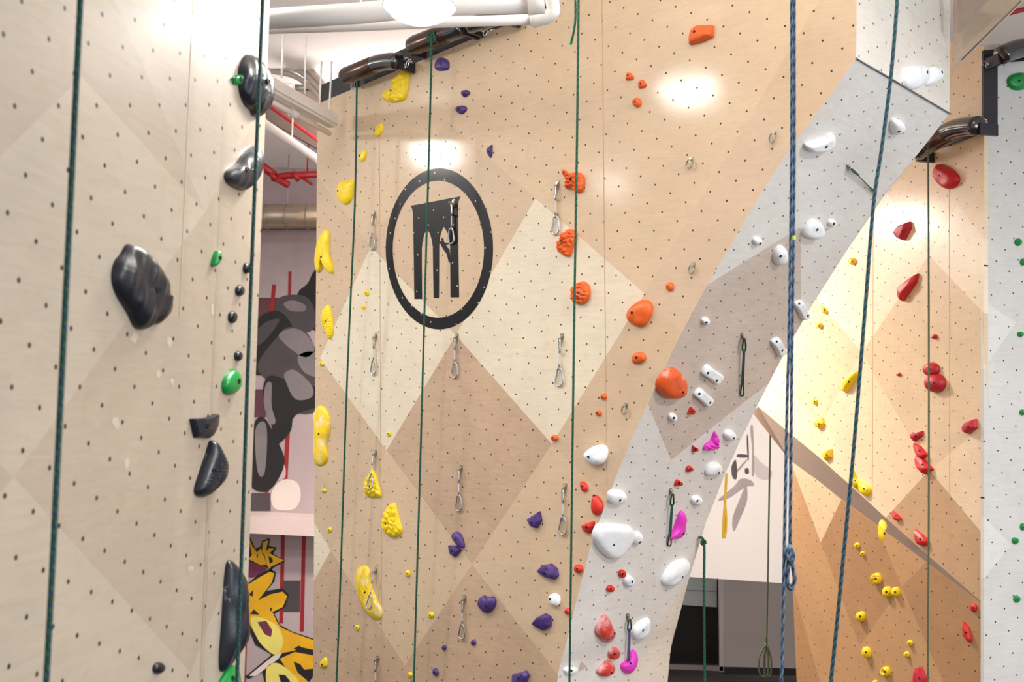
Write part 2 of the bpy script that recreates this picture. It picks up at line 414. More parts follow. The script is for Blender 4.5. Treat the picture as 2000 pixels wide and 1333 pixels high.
# wing sheet behind the box, top right
def slab(name, pl, px, mat, off=0, thick=.03, kind='structure', parent=None, holes=None):
    bm = bmesh.new(); uvl = bm.loops.layers.uv.new('UVMap')
    P = [pl.P(*q) for q in px]; P = [p+pl.n*off for p in P] if off else P
    f = bm.faces.new([bm.verts.new(p) for p in P])
    r = bmesh.ops.extrude_face_region(bm, geom=[f], use_keep_orig=True)
    for g in r['geom']:
        if isinstance(g, bmesh.types.BMVert): g.co -= pl.n*thick
    for f in bm.faces:
        for lp in f.loops: lp[uvl].uv = pl.uv(lp.vert.co)
    recalc(bm); o = link(name, bm, mat, parent=parent)
    if kind: o['kind'] = kind
    return o
pw = Plane(PC.at(*arc_up)+WD*(WW+.02), PC.n, UC)
wing_mat = ply('wing_ply', (205, 186, 165), None, 10, coat=.2)
slab('wall_wing', pw, [(1862, 0), (2010, -14), (1995, 0), (1878, 117), (1862, 130)], wing_mat)
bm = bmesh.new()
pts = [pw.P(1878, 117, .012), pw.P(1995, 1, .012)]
tube(bm, pts, .004, 6); link('trim_2', bm, plain('edge_brown', (120, 100, 85), .5))['kind'] = 'structure'  # brown strip along the free edge of the wing
slab('wall_wing_return', Plane(pw.p0-pw.n*-.06, (pw.n+Vector((-.2, 0, -.25))).normalized(), UC), [(1870, -10), (1926, -2), (1884, 48), (1870, 64)], plain('wing_return_ply', (178, 158, 142), .5))
# ---- left wall
l_mid = ply('left_ply_pale', (170, 157, 141), LAT_L, 70, rough=.35)
l_light = ply('left_ply_cream', (178, 167, 151), LAT_L, 20, rough=.35)
l_grey = ply('left_ply_greyish', (175, 163, 149), LAT_L, 100, rough=.35)
uvL = lambda x, y: PL.UV(x, y)
e_top, e_bot = uvL(527, 0), uvL(477, 1333)
LU = (e_top[0]+e_bot[0])/2
sl = (e_top[0]-e_bot[0])/(e_top[1]-e_bot[1])
lpoly = [(-3.2, -4.95), (e_bot[0]+sl*(-4.95-e_bot[1]), -4.95), (e_top[0]+sl*(2.6-e_top[1]), 2.6), (-3.2, 2.6)]
LFAC = [(1, [(27, 933), (372, 1315), (450, 1110), (620, 900), (620, 1700), (-300, 1700), (-300, 1330)]),
        (1, [(27, 933), (-60, 850), (-200, 900), (-200, 500), (160, 150), (400, 415)]),
        (2, [(225, 0), (400, 415), (560, 120), (560, -60), (210, -60)])]
wallmesh('wall_left', PL, None, LFAC, [l_mid, l_light, l_grey], .05, 'pale plywood climbing wall standing nearest at the left', uvpoly=lpoly)
# ---- orange lit walls at the right
o_mid = ply('warm_ply_honey', (236, 212, 180), LAT_O, 88, coat=.3, coat_rough=.2)
o_tan = ply('warm_ply_tan', (224, 200, 167), LAT_O, 60, coat=.3, coat_rough=.2)
o_dark = ply('warm_ply_brown', (198, 163, 127), LAT_O, 75, coat=.25, coat_rough=.3)
o_lite = ply('warm_ply_cream', (243, 226, 200), LAT_O, 100, coat=.3, coat_rough=.2)
UF = [(1, [(1814, 499), (1925, 615), (1925, 830), (1815, 919), (1683, 689)]),
      (2, [(1815, 919), (1925, 1050), (1925, 1190), (1800, 1075), (1730, 1012)]),
      (3, [(1814, 499), (1683, 689), (1560, 540), (1700, 330)]),
      (3, [(1814, 499), (1870, 400), (1925, 470), (1925, 615)]),
      (1, [(1683, 689), (1603, 830), (1560, 790), (1480, 640), (1560, 540)])]
wallmesh('wall_right_upper', PU, [(1922, 90), (1922, 1181), (1812, 1085), (1743, 1024), (1660, 948), (1600, 894), (1549, 852), (1481, 795), (1460, 775), (1460, 340), (1700, 60)], UF, [o_mid, o_tan, o_dark, o_lite], .03, 'warm honey plywood wall in diamonds carrying crimson holds')
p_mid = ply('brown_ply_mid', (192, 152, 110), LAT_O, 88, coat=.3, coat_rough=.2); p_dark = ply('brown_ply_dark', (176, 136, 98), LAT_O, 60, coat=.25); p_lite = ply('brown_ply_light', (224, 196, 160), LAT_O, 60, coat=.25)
LF = [(2, [(1603, 1060), (1643, 977), (1712, 1027), (1761, 1147), (1679, 1263)]),
      (2, [(1761, 1147), (1812, 1095), (1925, 1180), (1925, 1700), (1880, 1420)]),
      (3, [(1542, 899), (1603, 1060), (1643, 977), (1600, 941)]),
      (1, [(1679, 1263), (1761, 1147), (1880, 1420), (1760, 1430)]),
      (1, [(1540, 890), (1603, 1060), (1540, 1150)]),
      (2, [(1548, 1140), (1620, 1400), (1540, 1400)])]
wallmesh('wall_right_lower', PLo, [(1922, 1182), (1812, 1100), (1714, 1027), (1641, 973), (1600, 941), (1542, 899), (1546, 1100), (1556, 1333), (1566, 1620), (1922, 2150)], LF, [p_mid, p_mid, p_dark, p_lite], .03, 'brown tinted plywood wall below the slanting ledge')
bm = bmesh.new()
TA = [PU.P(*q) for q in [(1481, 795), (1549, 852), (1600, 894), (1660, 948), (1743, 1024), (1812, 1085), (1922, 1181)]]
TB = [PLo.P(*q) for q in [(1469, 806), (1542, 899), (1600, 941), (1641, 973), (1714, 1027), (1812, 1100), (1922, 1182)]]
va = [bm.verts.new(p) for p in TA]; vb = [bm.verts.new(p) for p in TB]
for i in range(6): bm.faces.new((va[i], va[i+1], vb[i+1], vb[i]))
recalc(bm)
link('wall_right_ledge', bm, plain('ledge_shade_brown', (104, 86, 76), .8, noise_amt=.1, scale=80))['kind'] = 'structure'  # shade of the underside put into the dark brown colour
r_mid = ply('right_ply_white', (212, 209, 204), LAT_R, 80, coat=.3, coat_rough=.3)
r_lite = ply('right_ply_palest', (224, 221, 216), LAT_R, 20, coat=.3, coat_rough=.3)
wallmesh('wall_right', PR, [(1922, 88), (2300, 60), (2300, 1900), (1922, 1500)], [(1, [(1922, 590), (1985, 630), (1922, 720)]), (1, [(1922, 1010), (1975, 1065), (1922, 1130)])], [r_mid, r_lite], .03, 'pale plywood wall with green holds at the right')
slab('trim_3', PR, [(1919, 99), (2100, 85), (2100, 112), (1946, 124), (1946, 258), (1919, 260)], BLACKM, off=.012, thick=.02)
# black band under the far barrel on the orange wall
slab('trim_4', PU, [(1797, 303), (1860, 270), (1919, 244), (1919, 262), (1860, 282)], BLACKM, off=.014, thick=.02)
# ---- shell: floor, ceiling, far walls
def flat(name, z, x0, x1, y0, y1, mat):
    bm = bmesh.new(); box(bm, (x0, y0, z), (x1-x0, 0, 0), (0, y1-y0, 0), (0, 0, .1)); recalc(bm); o = link(name, bm, mat); o['kind'] = 'structure'; return o
carpet = plain('dark_carpet', (72, 64, 60), .95, noise_amt=.2, scale=40)
flat('floor', -.1, -12, 12, -6, 22, carpet)
ceil = plain('white_ceiling_paint', (244, 240, 238), .8, noise_amt=.06, scale=1.2)
flat('ceiling', 7.95, -12, 12, -2, 22, ceil)
mural = plain('mural_base_grey_pink', (178, 160, 162), .75, noise_amt=.1, scale=.8)
slab('wall_mural', PML, [(150, 300), (700, 300), (700, 1560), (150, 1560)], mural, thick=.1)
farm = plain('far_wall_white', (238, 228, 223), .7, noise_amt=.03, scale=1)
slab('wall_far', PM, [(1230, 640), (1640, 640), (1640, 1147), (1230, 1120)], farm, thick=.15)
fr = plain('far_recess_wall', (196, 180, 172), .7, noise_amt=.04, scale=1.5)
slab('wall_recess', PBK, [(1408, 1000), (1800, 1000), (1800, 1319), (1408, 1310)], fr, thick=.1)
slab('wall_recess_left', PBK, [(1000, 1000), (1320, 1000), (1290, 1305), (1000, 1300)], fr, thick=.1)
slab('baseboard_far', PBK, [(1411, 1303), (1800, 1312), (1800, 1326), (1411, 1317)], plain('dark_base', (40, 33, 32), .6), off=.02, thick=.02)
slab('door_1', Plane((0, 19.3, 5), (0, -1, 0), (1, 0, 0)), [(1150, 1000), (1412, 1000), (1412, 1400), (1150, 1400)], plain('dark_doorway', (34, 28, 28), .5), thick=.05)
slab('trim_5', PBK, [(1403, 1100), (1412, 1100), (1413, 1313), (1405, 1312)], plain('jamb_grey', (205, 196, 192), .5), off=.03, thick=.05)
slab('trim_6', PBK, [(1280, 1297), (1412, 1302), (1412, 1311), (1280, 1306)], plain('threshold', (150, 140, 135), .5), off=.03, thick=.05)
dp = slab('window_1', Plane((0, 18.6, 5), (0, -1, 0), (1, 0, 0)), [(1330, 1090), (1400, 1092), (1400, 1187), (1330, 1182)], plain('roller_panel', (196, 200, 196), .6), thick=.03)
slab('window_1_seam', Plane((0, 18.6, 5), (0, -1, 0), (1, 0, 0)), [(1330, 1152), (1400, 1155), (1400, 1157), (1330, 1154)], plain('seam', (150, 152, 150), .6), off=.01, thick=.01, kind=None, parent=dp)
dp['kind'] = 'structure'
dp.children[0].name = 'seam'
# slab edge between the two painted fields in the left gap
slab('trim_7', PML, [(150, 985), (700, 1008), (700, 1041), (150, 1016)], plain('slab_edge', (222, 200, 194), .6, noise_amt=.05, scale=3), off=.5, thick=.5)
# black steel fascia over the centre wall
tl = PC.uv(PC.P(620, 205))
bm = bmesh.new(); o0 = PC.at(left_top[0], left_top[1]+.002, -.03)
fd = (UC+PC.v*ts)*2.3
box(bm, o0, fd, Vector((0, 0, .15)), WD*.08); recalc(bm)
link('trim_8', bm, BLACKM)['kind'] = 'structure'
# bulkhead behind it, up to the ceiling
# ------------------------------------------------------------------ lamps
LAMPM = [emis('lamp_glow_white', (1, .97, .92), 40), emis('lamp_glow_warm', (1, .88, .7), 40), emis('lamp_glow_pink', (1, .9, .86), 40)]
CAGE = plain('lamp_cage_wire', (205, 215, 212), .3, .6)
def lamp(i, x, y, z, r, wts, warm, glow, upw):
    names = ['round caged ceiling lamp glowing white in front of the white pipes']+['unseen round ceiling lamp shining onto the hall walls']*20
    o = empty('ceiling_lamp', (x, y, z)); tag(o, names[i], 'lamp')
    if i: o['group'] = 'round lamps hanging from the hall ceiling'
    def lathe(bm, prof, seg=32):
        R = [[bm.verts.new((q[0]*math.cos(a), q[0]*math.sin(a), q[1])) for a in [2*math.pi*k/seg for k in range(seg)]] for q in prof]
        for a, b_ in zip(R[:-1], R[1:]):
            for k in range(seg): bm.faces.new((a[k], a[(k+1) % seg], b_[(k+1) % seg], b_[k])).smooth = True
    bm = bmesh.new(); lathe(bm, [(r*.35, .16), (r*.4, .13), (r*.75, .06), (r*1.0, .03), (r*1.03, .0), (r*.99, .0)]); recalc(bm)
    link('housing', bm, WHITEP, o)
    bm = bmesh.new(); lathe(bm, [(r*.985, .01), (r*.97, -.14*r), (r*.82, -.34*r), (r*.5, -.5*r), (r*.2, -.56*r), (r*.01, -.57*r)]); recalc(bm)
    le = link('lens', bm, emis('lamp_lens', [(1, .985, .96), (1, .93, .84), (1, .93, .9)][warm], glow), o)
    bm = bmesh.new()
    tube(bm, [(r*1.04*math.cos(a), r*1.04*math.sin(a), -.012) for a in [2*math.pi*k/40 for k in range(40)]], .0035, 6, closed=True)
    for k in range(4):
        a = k*math.pi/2+.4
        tube(bm, [(r*1.04*math.cos(a), r*1.04*math.sin(a), -.012), (r*1.06*math.cos(a), r*1.06*math.sin(a), .05)], .006, 6)
    link('rim', bm, CAGE, o)
    bm = bmesh.new(); tube(bm, [(0, 0, .15), (0, 0, 7.95-z)], .012, 8); link('stem', bm, WHITEP, o)
    ld = bpy.data.lights.new('bulb', 'AREA'); ld.shape = 'DISK'; ld.size = r*1.9; ld.energy = wts; ld.spread = math.radians(175)
    ld.color = [(1, .96, .9), (1, .91, .78), (1, .88, .84)][warm]
    lo = bpy.data.objects.new('bulb', ld); COL.objects.link(lo); lo.parent = o; lo.location = (0, 0, -.62*r)
    l2 = ld.copy(); l2.energy = upw; lu = bpy.data.objects.new('ceiling_fill', l2); COL.objects.link(lu); lu.parent = o; lu.location = (0, 0, .2); lu.rotation_euler = (math.pi, 0, 0)  # upward light added above the housing to brighten the ceiling
for i, a in enumerate(LAMPS): lamp(i, *a)
# ------------------------------------------------------------------ pipes and beams
def pipe(name, pts, r, mat, label, cat='pipe', group=None, seg=16):
    bm = bmesh.new(); pts = [Vector(p) for p in pts]; o0 = pts[0].copy()
    tube(bm, [p-o0 for p in pts], r, seg); recalc(bm); o = link(name, bm, mat, smooth=True); o.location = o0
    return tag(o, label, cat, group)
D = depth_pt
p = pipe('ceiling_pipe', [D(420, 44, 4.0), D(700, 26, 3.9), D(860, 10, 3.85), D(1058, 4, 3.8)], .041, WHITEP, 'thick white pipe running across the top behind the round lamp', group='white ceiling pipes')
FIT = None
def fitting(name, parent, pts, r, mat, label=None):
    bm = bmesh.new(); m = parent.matrix_basis.inverted() if False else Matrix.Translation(-parent.location)
    tube(bm, [m @ Vector(q) for q in pts], r, 14); recalc(bm); o = link(name, bm, mat, parent, smooth=True)
    if label: o['label'] = label
    return o
fitting('collar', p, [D(1030, 6, 3.8), D(1062, 3, 3.8)], .047, WHITEP)
fitting('hanger_rod', p, [D(705, 20, 3.9), D(705, -40, 3.9)], .004, WHITEP)
p = pipe('ceiling_pipe', [D(420, 60, 4.15), D(700, 51, 4.05), D(860, 44, 4.0), D(1040, 38, 3.95)], .021, WHITEP, 'slimmer white pipe slung right below the thick white one', group='white ceiling pipes')
p = pipe('pipe_elbow', catmull([tuple(D(1040, 39, 3.95)), tuple(D(1062, 36, 3.93)), tuple(D(1080, 24, 3.92)), tuple(D(1078, 0, 3.92)), tuple(D(1072, -50, 3.9))], closed=False, k=5), .027, WHITEP, 'white pipe elbow turning upward at the right end of the pipes')
fitting('collar', p, [D(1040, 39, 3.95), D(1047, 38, 3.95)], .033, WHITEP)
# square white beam running to the centre wall's top left corner
bm = bmesh.new(); a, b_ = D(430, 104, 5.9), D(652, 231, 7.12)
up = Vector((0, 0, 1)); ax = (b_-a); sd = ax.cross(up).normalized()
box(bm, Vector((0, 0, 0))-sd*.05-up*.075, ax, sd*.10, up*.10); bmesh.ops.bevel(bm, geom=bm.edges[:], offset=.018, segments=3, affect='EDGES'); recalc(bm)
beam = link('white_beam', bm, WHITEP); beam.location = a; tag(beam, 'white painted beam sloping to the top left corner of the centre wall', 'beam')
bm = bmesh.new(); tube(bm, [Vector((0, 0, -.11))-sd*.03, ax+Vector((0, 0, -.11))-sd*.03], .02, 10); recalc(bm)
link('conduit', bm, WHITEP, beam, smooth=True)
bm = bmesh.new(); tube(bm, [ax*.62+Vector((0, 0, -.11))-sd*.03, ax*.68+Vector((0, 0, -.11))-sd*.03], .03, 10); recalc(bm)
link('coupling', bm, WHITEP, beam, smooth=True)
for k, (x0, y0, x1, y1, Y, w_) in enumerate([(553, 66, 550, 152, 6.2, 'leftmost of the thin white rods beside the left wall'), (597, 74, 595, 184, 6.4, 'second thin white rod from the left wall'), (628, 120, 624, 206, 6.9, 'third thin white rod, ending high on the beam'), (648, 120, 643, 218, 7.0, 'thin white rod nearest to the centre wall corner')]):
    pipe('hanger_rod', [D(x1, y1, Y), D(x0, -60 if False else y0, Y)], .007, WHITEP, w_, 'rod', 'thin white rods holding the beam', 8)
# conduits sweeping under the ceiling in the left gap
GREYP = plain('grey_conduit', (176, 164, 154), .5)
for k, (dy, r, t) in enumerate([(0, .034, 'topmost grey conduit curving down behind the thin rods'), (17, .028, 'middle grey conduit of the curving bundle'), (33, .026, 'lowest grey conduit of the curving bundle')]):
    pipe('conduit', catmull([tuple(D(x, y+dy, 9.0)) for x, y in ((480, 98), (530, 106), (575, 116), (606, 138), (640, 176), (680, 215))], closed=False, k=5), r, GREYP, t, 'conduit', 'grey conduits under the ceiling')
ps = pipe('pipe_stub', [D(577, 170, 9.1), D(640, 176, 9.1)], .03, MET, 'short silver pipe stub below the grey conduits')
fitting('hanger_rod', ps, [D(625, 174, 9.1), Vector((D(625, 174, 9.1).x, D(625, 174, 9.1).y, 7.94))], .006, GREYP)
bm = bmesh.new(); a = D(420, 150, 9.8)
bpts = [PML.P(420, 110), PML.P(700, 110), PML.P(700, 330), PML.P(420, 200)]
f = bm.faces.new([bm.verts.new(p) for p in [D(400, 128, 9.6), D(640, 165, 9.6), D(690, 240, 9.6), D(690, 330, 9.6), D(400, 165, 9.6)]])
r_ = bmesh.ops.extrude_face_region(bm, geom=[f]); [setattr(g, 'co', g.co+Vector((0, .12, 0))) for g in r_['geom'] if isinstance(g, bmesh.types.BMVert)]; recalc(bm)
link('trim_9', bm, plain('bulkhead_grey', (150, 132, 124), .8, scale=2))['kind'] = 'structure'
pipe('red_pipe', [D(430, 142, 9.5), D(524, 206, 9.5), D(620, 274, 9.5)], .017, REDP, 'thin red pipe along the grey bulkhead in the left gap', group='red pipes in the left gap')
cp = pipe('cream_pipe', [D(430, 180, 9.4), D(520, 243, 9.4), D(622, 313, 9.4)], .04, WHITEP, 'cream pipe slanting between the thin red pipe and the red sprinkler pipe')
fitting('hanger_rod', cp, [D(570, 277, 9.4), Vector((D(570, 277, 9.4).x, D(570, 277, 9.4).y, 7.94))], .008, WHITEP)
rp = pipe('sprinkler_pipe', [D(440, 290, 11.6), D(500, 316, 11.6), D(536, 342, 11.6)], .05, REDP, 'red sprinkler pipe coming from behind the left wall', group='red pipes in the left gap')
rp = pipe('sprinkler_pipe', [D(530, 348, 11.6), D(562, 343, 11.6), D(640, 340, 11.6)], .042, REDP, 'level red sprinkler pipe meeting the centre wall edge', group='red pipes in the left gap')
fitting('hanger_rod', rp, [D(600, 341, 11.6), D(600, 341, 11.6)+Vector((0, 0, .42))], .01, REDP)
for x in (533, 577): fitting('coupling', rp, [D(x-3, 347, 11.6), D(x+5, 342, 11.6)], .065, REDP)
fitting('branch', rp, [D(534, 346, 11.6), D(564, 362, 11.6)], .04, REDP); fitting('branch', rp, [D(588, 346, 11.6), D(610, 360, 11.6)], .018, REDP)
duct = pipe('air_duct', [D(400, 424, 12.2), D(700, 421, 12.2)], .15, plain('duct_sheet', (186, 168, 150), .35, .6), 'round silver air duct crossing the left gap', 'duct', seg=28)
fitting('hanger_strap', duct, [D(560, 424, 12.2), Vector((D(560, 424, 12.2).x, D(560, 424, 12.2).y, 7.94))], .01, GREYP)
for x in (520, 560, 600): fitting('seam_ring', duct, [D(x, 423, 12.2), D(x+3, 423, 12.2)], .158, plain('duct_ring', (165, 150, 135), .4, .5))
slab('trim_10', PML, [(400, 440), (700, 440), (700, 449), (400, 449)], plain('rail_dark', (120, 100, 96), .6), off=.05, thick=.06)
pipe('red_pipe', [D(1940, 34, 7.1), D(1985, 22, 7.1), D(2060, 6, 7.1)], .018, REDP, 'red pipe at the very top right corner').__setitem__('category', 'pipe')
# ------------------------------------------------------------------ belay barrels on top of the walls
BAR = plain('barrel_gloss_black', (40, 32, 32), .16, .0, coat=1, noise_amt=.15)
BRZ = plain('barrel_bronze', (92, 72, 62), .22, .7, noise_amt=.2, scale=14)
def barrel(pl, px, off, rs, label, sleeve=None):
    pts = [pl.P(x, y, off) for x, y in px]; o = empty('belay_barrel', pts[0]); tag(o, label, 'belay bar', 'padded belay barrels on the wall tops')
    L = [tuple(p-pts[0]) for p in pts]; cur = catmull(L, closed=False, k=5)
    bm = bmesh.new(); tube(bm, cur, [rs*(.82 if i in (0, len(cur)-1) else 1) for i in range(len(cur))], 24); recalc(bm); link('padding', bm, BAR, o, smooth=True)
    if sleeve:
        a, b_ = [pl.P(*q, off)-pts[0] for q in sleeve]
        bm = bmesh.new(); tube(bm, [a, a.lerp(b_, .08), a.lerp(b_, .92), b_], [rs*.9, rs*1.05, rs*1.05, rs*.9], 24); recalc(bm); link('sleeve', bm, BRZ, o, smooth=True)
    for q in (cur[0], cur[-1]):
        c = Vector(q); bm = bmesh.new()
        box(bm, c-pl.u*.012-Vector((0, 0, rs*.9)), pl.u*.024, -pl.n*(off*.95), Vector((0, 0, rs*1.2)))
        recalc(bm); link('bracket', bm, BLACKM, o)
    return o
barrel(PC, [(671, 150), (705, 136), (738, 124), (762, 120), (779, 121)], .14, .058, 'black and bronze belay barrel above the lumpy yellow hold', ((672, 150), (735, 125)))
barrel(PC, [(802, 92), (830, 80), (870, 66), (905, 52)], .14, .06, 'black and bronze belay barrel right under the round lamp', ((806, 90), (880, 62)))
barrel(PC, [(915, 50), (945, 42), (985, 30)], .14, .05, 'belay barrel mostly hidden behind the white pipes')
barrel(PU, [(1790, 300), (1822, 276), (1858, 254), (1890, 247), (1912, 246)], .14, .062, 'black belay barrel at the top of the warm honey wall', ((1812, 284), (1852, 258)))
barrel(PR, [(1952, 110), (1985, 96), (2030, 88)], .13, .062, 'black belay barrel cut off by the top right edge')
# little chains between barrels
def chain(pl, px, label, off=.1, s=.018):
    o = empty('anchor_chain', pl.P(*px[0], off)); tag(o, label, 'chain', 'bright anchor chains at the belay barrels')
    for i, q in enumerate(px):
        c = pl.P(*q, off)-o.location; bm = bmesh.new(); ang = i*1.1
        e1 = (pl.u*math.cos(ang)+Vector((0, 0, 1))*math.sin(ang)); e2 = pl.n if i % 2 else (Vector((0, 0, 1))*math.cos(ang)-pl.u*math.sin(ang))
        tube(bm, [c+e1*s*1.4*math.cos(t)+e2*s*.75*math.sin(t) for t in [2*math.pi*k/14 for k in range(14)]], .0035, 6, closed=True)
        recalc(bm); link('chain_link', bm, CHROME, o, smooth=True)
chain(PC, [(780, 112), (784, 120), (788, 128), (791, 116), (796, 124), (801, 119)], 'bright chain between the two left belay barrels')
chain(PC, [(945, 57), (948, 62), (956, 55), (960, 61)], 'bright chain under the white pipe elbow')
chain(PC, [(688, 160), (689, 166), (689, 171)], 'little bright chain hanging from the leftmost barrel')
chain(PR, [(1923, 124), (1929, 124), (1935, 123), (1941, 122), (1946, 121)], 'bright chain across the top of the black frame', .04)
chain(PR, [(1921, 236), (1924, 243), (1927, 250), (1922, 255)], 'bright chain where the warm wall barrel meets the frame', .04)
# ------------------------------------------------------------------ the round black sticker
LOGO = plain('black_vinyl', (22, 17, 17), .32, coat=.3, noise_amt=.03)
def vinyl():
    m, N, L, b = newmat('black_vinyl_with_holes')
    uv = N.new('ShaderNodeUVMap'); uv.uv_map = 'UVMap'
    fac = nutfac(N, L, uv.outputs[0], *LAT_C, .0055)
    mx = N.new('ShaderNodeMix'); mx.data_type = 'RGBA'; L.new(fac, mx.inputs[0]); mx.inputs[6].default_value = (*s2l((13, 9, 9)), 1); mx.inputs[7].default_value = (*s2l((205, 185, 165)), 1)
    L.new(mx.outputs[2], b.inputs['Base Color']); b.inputs['Roughness'].default_value = .4; b.inputs['Specular IOR Level'].default_value = .2; b.inputs['Coat Weight'].default_value = .14; b.inputs['Coat Roughness'].default_value = .14
    return m
VIN = vinyl()
LZ = lambda x, y: (740+x*240/941, 320+y*340/1333)
def decal(name, px, parent, mat, off, pl=PC, zoom=LZ, th=.0008, holes=None):
    bm = bmesh.new(); uvl = bm.loops.layers.uv.new('UVMap'); Q = [zoom(*q) for q in px]
    P = [pl.P(x, y) for x, y in Q]
    vs = [bm.verts.new(p+pl.n*off) for p in P]
    for tri in tessellate_polygon([[Vector((*pl.uv(p), 0)) for p in P]]):
        try: bm.faces.new([vs[i] for i in tri])
        except Exception: pass
    recalc(bm)
    bm.normal_update()
    if bm.faces and sum(f.normal.dot(pl.n) for f in bm.faces) < 0: bmesh.ops.reverse_faces(bm, faces=bm.faces)
    r = bmesh.ops.extrude_face_region(bm, geom=bm.faces[:], use_keep_orig=True)
    for g in r['geom']:
        if isinstance(g, bmesh.types.BMVert): g.co -= pl.n*th
    for f in bm.faces:
        for lp in f.loops: lp[uvl].uv = pl.uv(lp.vert.co)
    if parent is not None:
        for v in bm.verts: v.co -= parent.location
    return link(name, bm, mat, parent)
lc = PC.P(858, 487); logo = empty('wall_sticker', lc); tag(logo, 'round black sticker of a bridge tower with a climber in its arch', 'sticker')
def ringpx(cx, cy, rx, ry, n=72, rot=0): return [(cx+rx*math.cos(2*math.pi*k/n), cy+ry*math.sin(2*math.pi*k/n)) for k in range(n)]
# ring: annulus in wall metres, from the traced outlines
bm = bmesh.new(); uvl = bm.loops.layers.uv.new('UVMap')
OUT, INN = ringpx(463, 652, 411, 617), ringpx(455, 655, 350, 525)
vo = [bm.verts.new(PC.P(*LZ(*q), .0016)-lc) for q in OUT]; vi = [bm.verts.new(PC.P(*LZ(*q), .0016)-lc) for q in INN]
for k in range(72): bm.faces.new((vo[k], vo[(k+1) % 72], vi[(k+1) % 72], vi[k]))
for f in bm.faces:
    for lp in f.loops: lp[uvl].uv = PC.uv(lp.vert.co+lc)
recalc(bm); link('ring', bm, VIN, logo)
TOWER = [(244, 322), (627, 250), (612, 285), (606, 330), (608, 600), (612, 850), (616, 1024), (549, 1024), (548, 850), (547, 640), (540, 570), (525, 525), (510, 500), (497, 484), (485, 510), (473, 545), (466, 590), (463, 640), (462, 850), (461, 1030), (420, 1030), (417, 850), (414, 640), (405, 580), (392, 535), (370, 503), (350, 535), (336, 590), (329, 650), (330, 850), (332, 1037), (273, 1037), (268, 700), (262, 380), (255, 345)]
decal('bridge_tower', TOWER, logo, VIN, .0016)
CLIMB = [(458, 585), (470, 592), (480, 600), (478, 578), (486, 568), (498, 575), (497, 592), (504, 602), (520, 608), (546, 605), (548, 615), (530, 618), (515, 622), (524, 640), (540, 655), (546, 700), (548, 755), (538, 760), (530, 730), (520, 690), (500, 665), (485, 640), (470, 612), (456, 597)]
decal('climber', CLIMB, logo, VIN, .0018)
# ------------------------------------------------------------------ painted murals in the left gap
mm = bpy.data.objects.new('spray_mural', None); COL.objects.link(mm); mm.location = PML.P(560, 760)
tag(mm, 'dark spray painted mural on the far pink wall above the slab', 'mural')
def paint(name, rgb, n=.12): return plain(name, rgb, .7, noise_amt=n, scale=4)
MK, MG, MLG, MRED, MBR, MPK, MCR = paint('paint_black', (26, 22, 25)), paint('paint_dark_grey', (72, 64, 68)), paint('paint_grey', (126, 118, 120)), paint('paint_red', (150, 26, 30)), paint('paint_maroon', (92, 52, 60)), paint('paint_pink', (196, 172, 176), .05), paint('paint_cream', (222, 208, 200), .05)
GZ = lambda x, y: (480+x*160/410, 480+y*520/1333)
def mp(name, px, mat, off, smooth=True, parent=mm, zoom=GZ):
    return decal(name, [q for q in (catmull(px, k=4) if smooth else px)], parent, mat, off, PML, zoom)
def bar(name, x0, y0, x1, y1, w_, mat, off, parent=mm, zoom=GZ):
    return mp(name, [(x0-w_, y0), (x0+w_, y0), (x1+w_, y1), (x1-w_, y1)], mat, off, False, parent, zoom)
mp('upper_haze', [(-200, -120), (460, -120), (460, 255), (-200, 265)], paint('paint_haze', (172, 156, 158), .08), .002, False)
bar('brick_patch', 60, 262, 60, 420, 130, MBR, .003); bar('brick_patch', 40, 720, 40, 860, 60, MBR, .003)
bar('ladder_rail', 142, 195, 130, 330, 10, MRED, .004); bar('ladder_rail', 222, 130, 218, 300, 8, MRED, .004); bar('ladder_rail', 212, 900, 198, 1180, 11, MRED, .004); bar('ladder_rail', 106, 1200, 104, 1320, 9, MRED, .004)
# generic rounded dark shapes, like smooth painted boulders
mp('painted_boulder', [(352, 118), (460, 60), (460, 420), (330, 420), (250, 330), (262, 235), (310, 190)], MK, .006)
mp('painted_boulder', [(170, 262), (240, 246), (310, 262), (345, 330), (340, 420), (240, 440), (165, 400), (150, 320)], MG, .007)
mp('painted_boulder', [(30, 430), (80, 350), (170, 330), (240, 420), (230, 560), (140, 640), (0, 640), (-40, 560)], MK, .008)
mp('painted_boulder', [(160, 455), (215, 408), (300, 430), (350, 520), (400, 640), (400, 800), (260, 840), (130, 700), (60, 600)], MG, .009)
mp('painted_boulder', [(90, 700), (130, 650), (250, 690), (400, 720), (400, 790), (250, 850), (225, 930), (150, 1000), (130, 900), (95, 800)], MK, .010)
mp('painted_boulder', [(40, 900), (90, 860), (150, 960), (195, 1090), (120, 1225), (30, 1210), (20, 1100)], MK, .0105)
mp('painted_highlight', [(165, 452), (230, 415), (300, 440), (345, 520), (300, 560), (235, 525)], MLG, .0115)
mp('painted_highlight', [(260, 560), (330, 530), (400, 580), (400, 660), (300, 640)], MLG, .0115)
mp('painted_highlight', [(195, 640), (250, 625), (330, 700), (330, 760), (250, 770), (205, 690)], MLG, .012)
mp('painted_highlight', [(100, 700), (130, 690), (130, 800), (150, 880), (125, 890), (92, 800)], MLG, .0115)
mp('painted_highlight', [(48, 930), (90, 880), (108, 950), (95, 1140), (60, 1130)], MLG, .0115)
mp('painted_highlight', [(50, 440), (100, 385), (170, 370), (120, 450), (60, 500)], MG, .0115)
mp('painted_highlight', [(190, 290), (240, 275), (300, 300), (290, 330), (220, 325)], MLG, .0115)
mp('glow_spot', [(150, 1200), (200, 1170), (260, 1190), (275, 1260), (240, 1320), (150, 1320), (125, 1260)], MCR, .005)
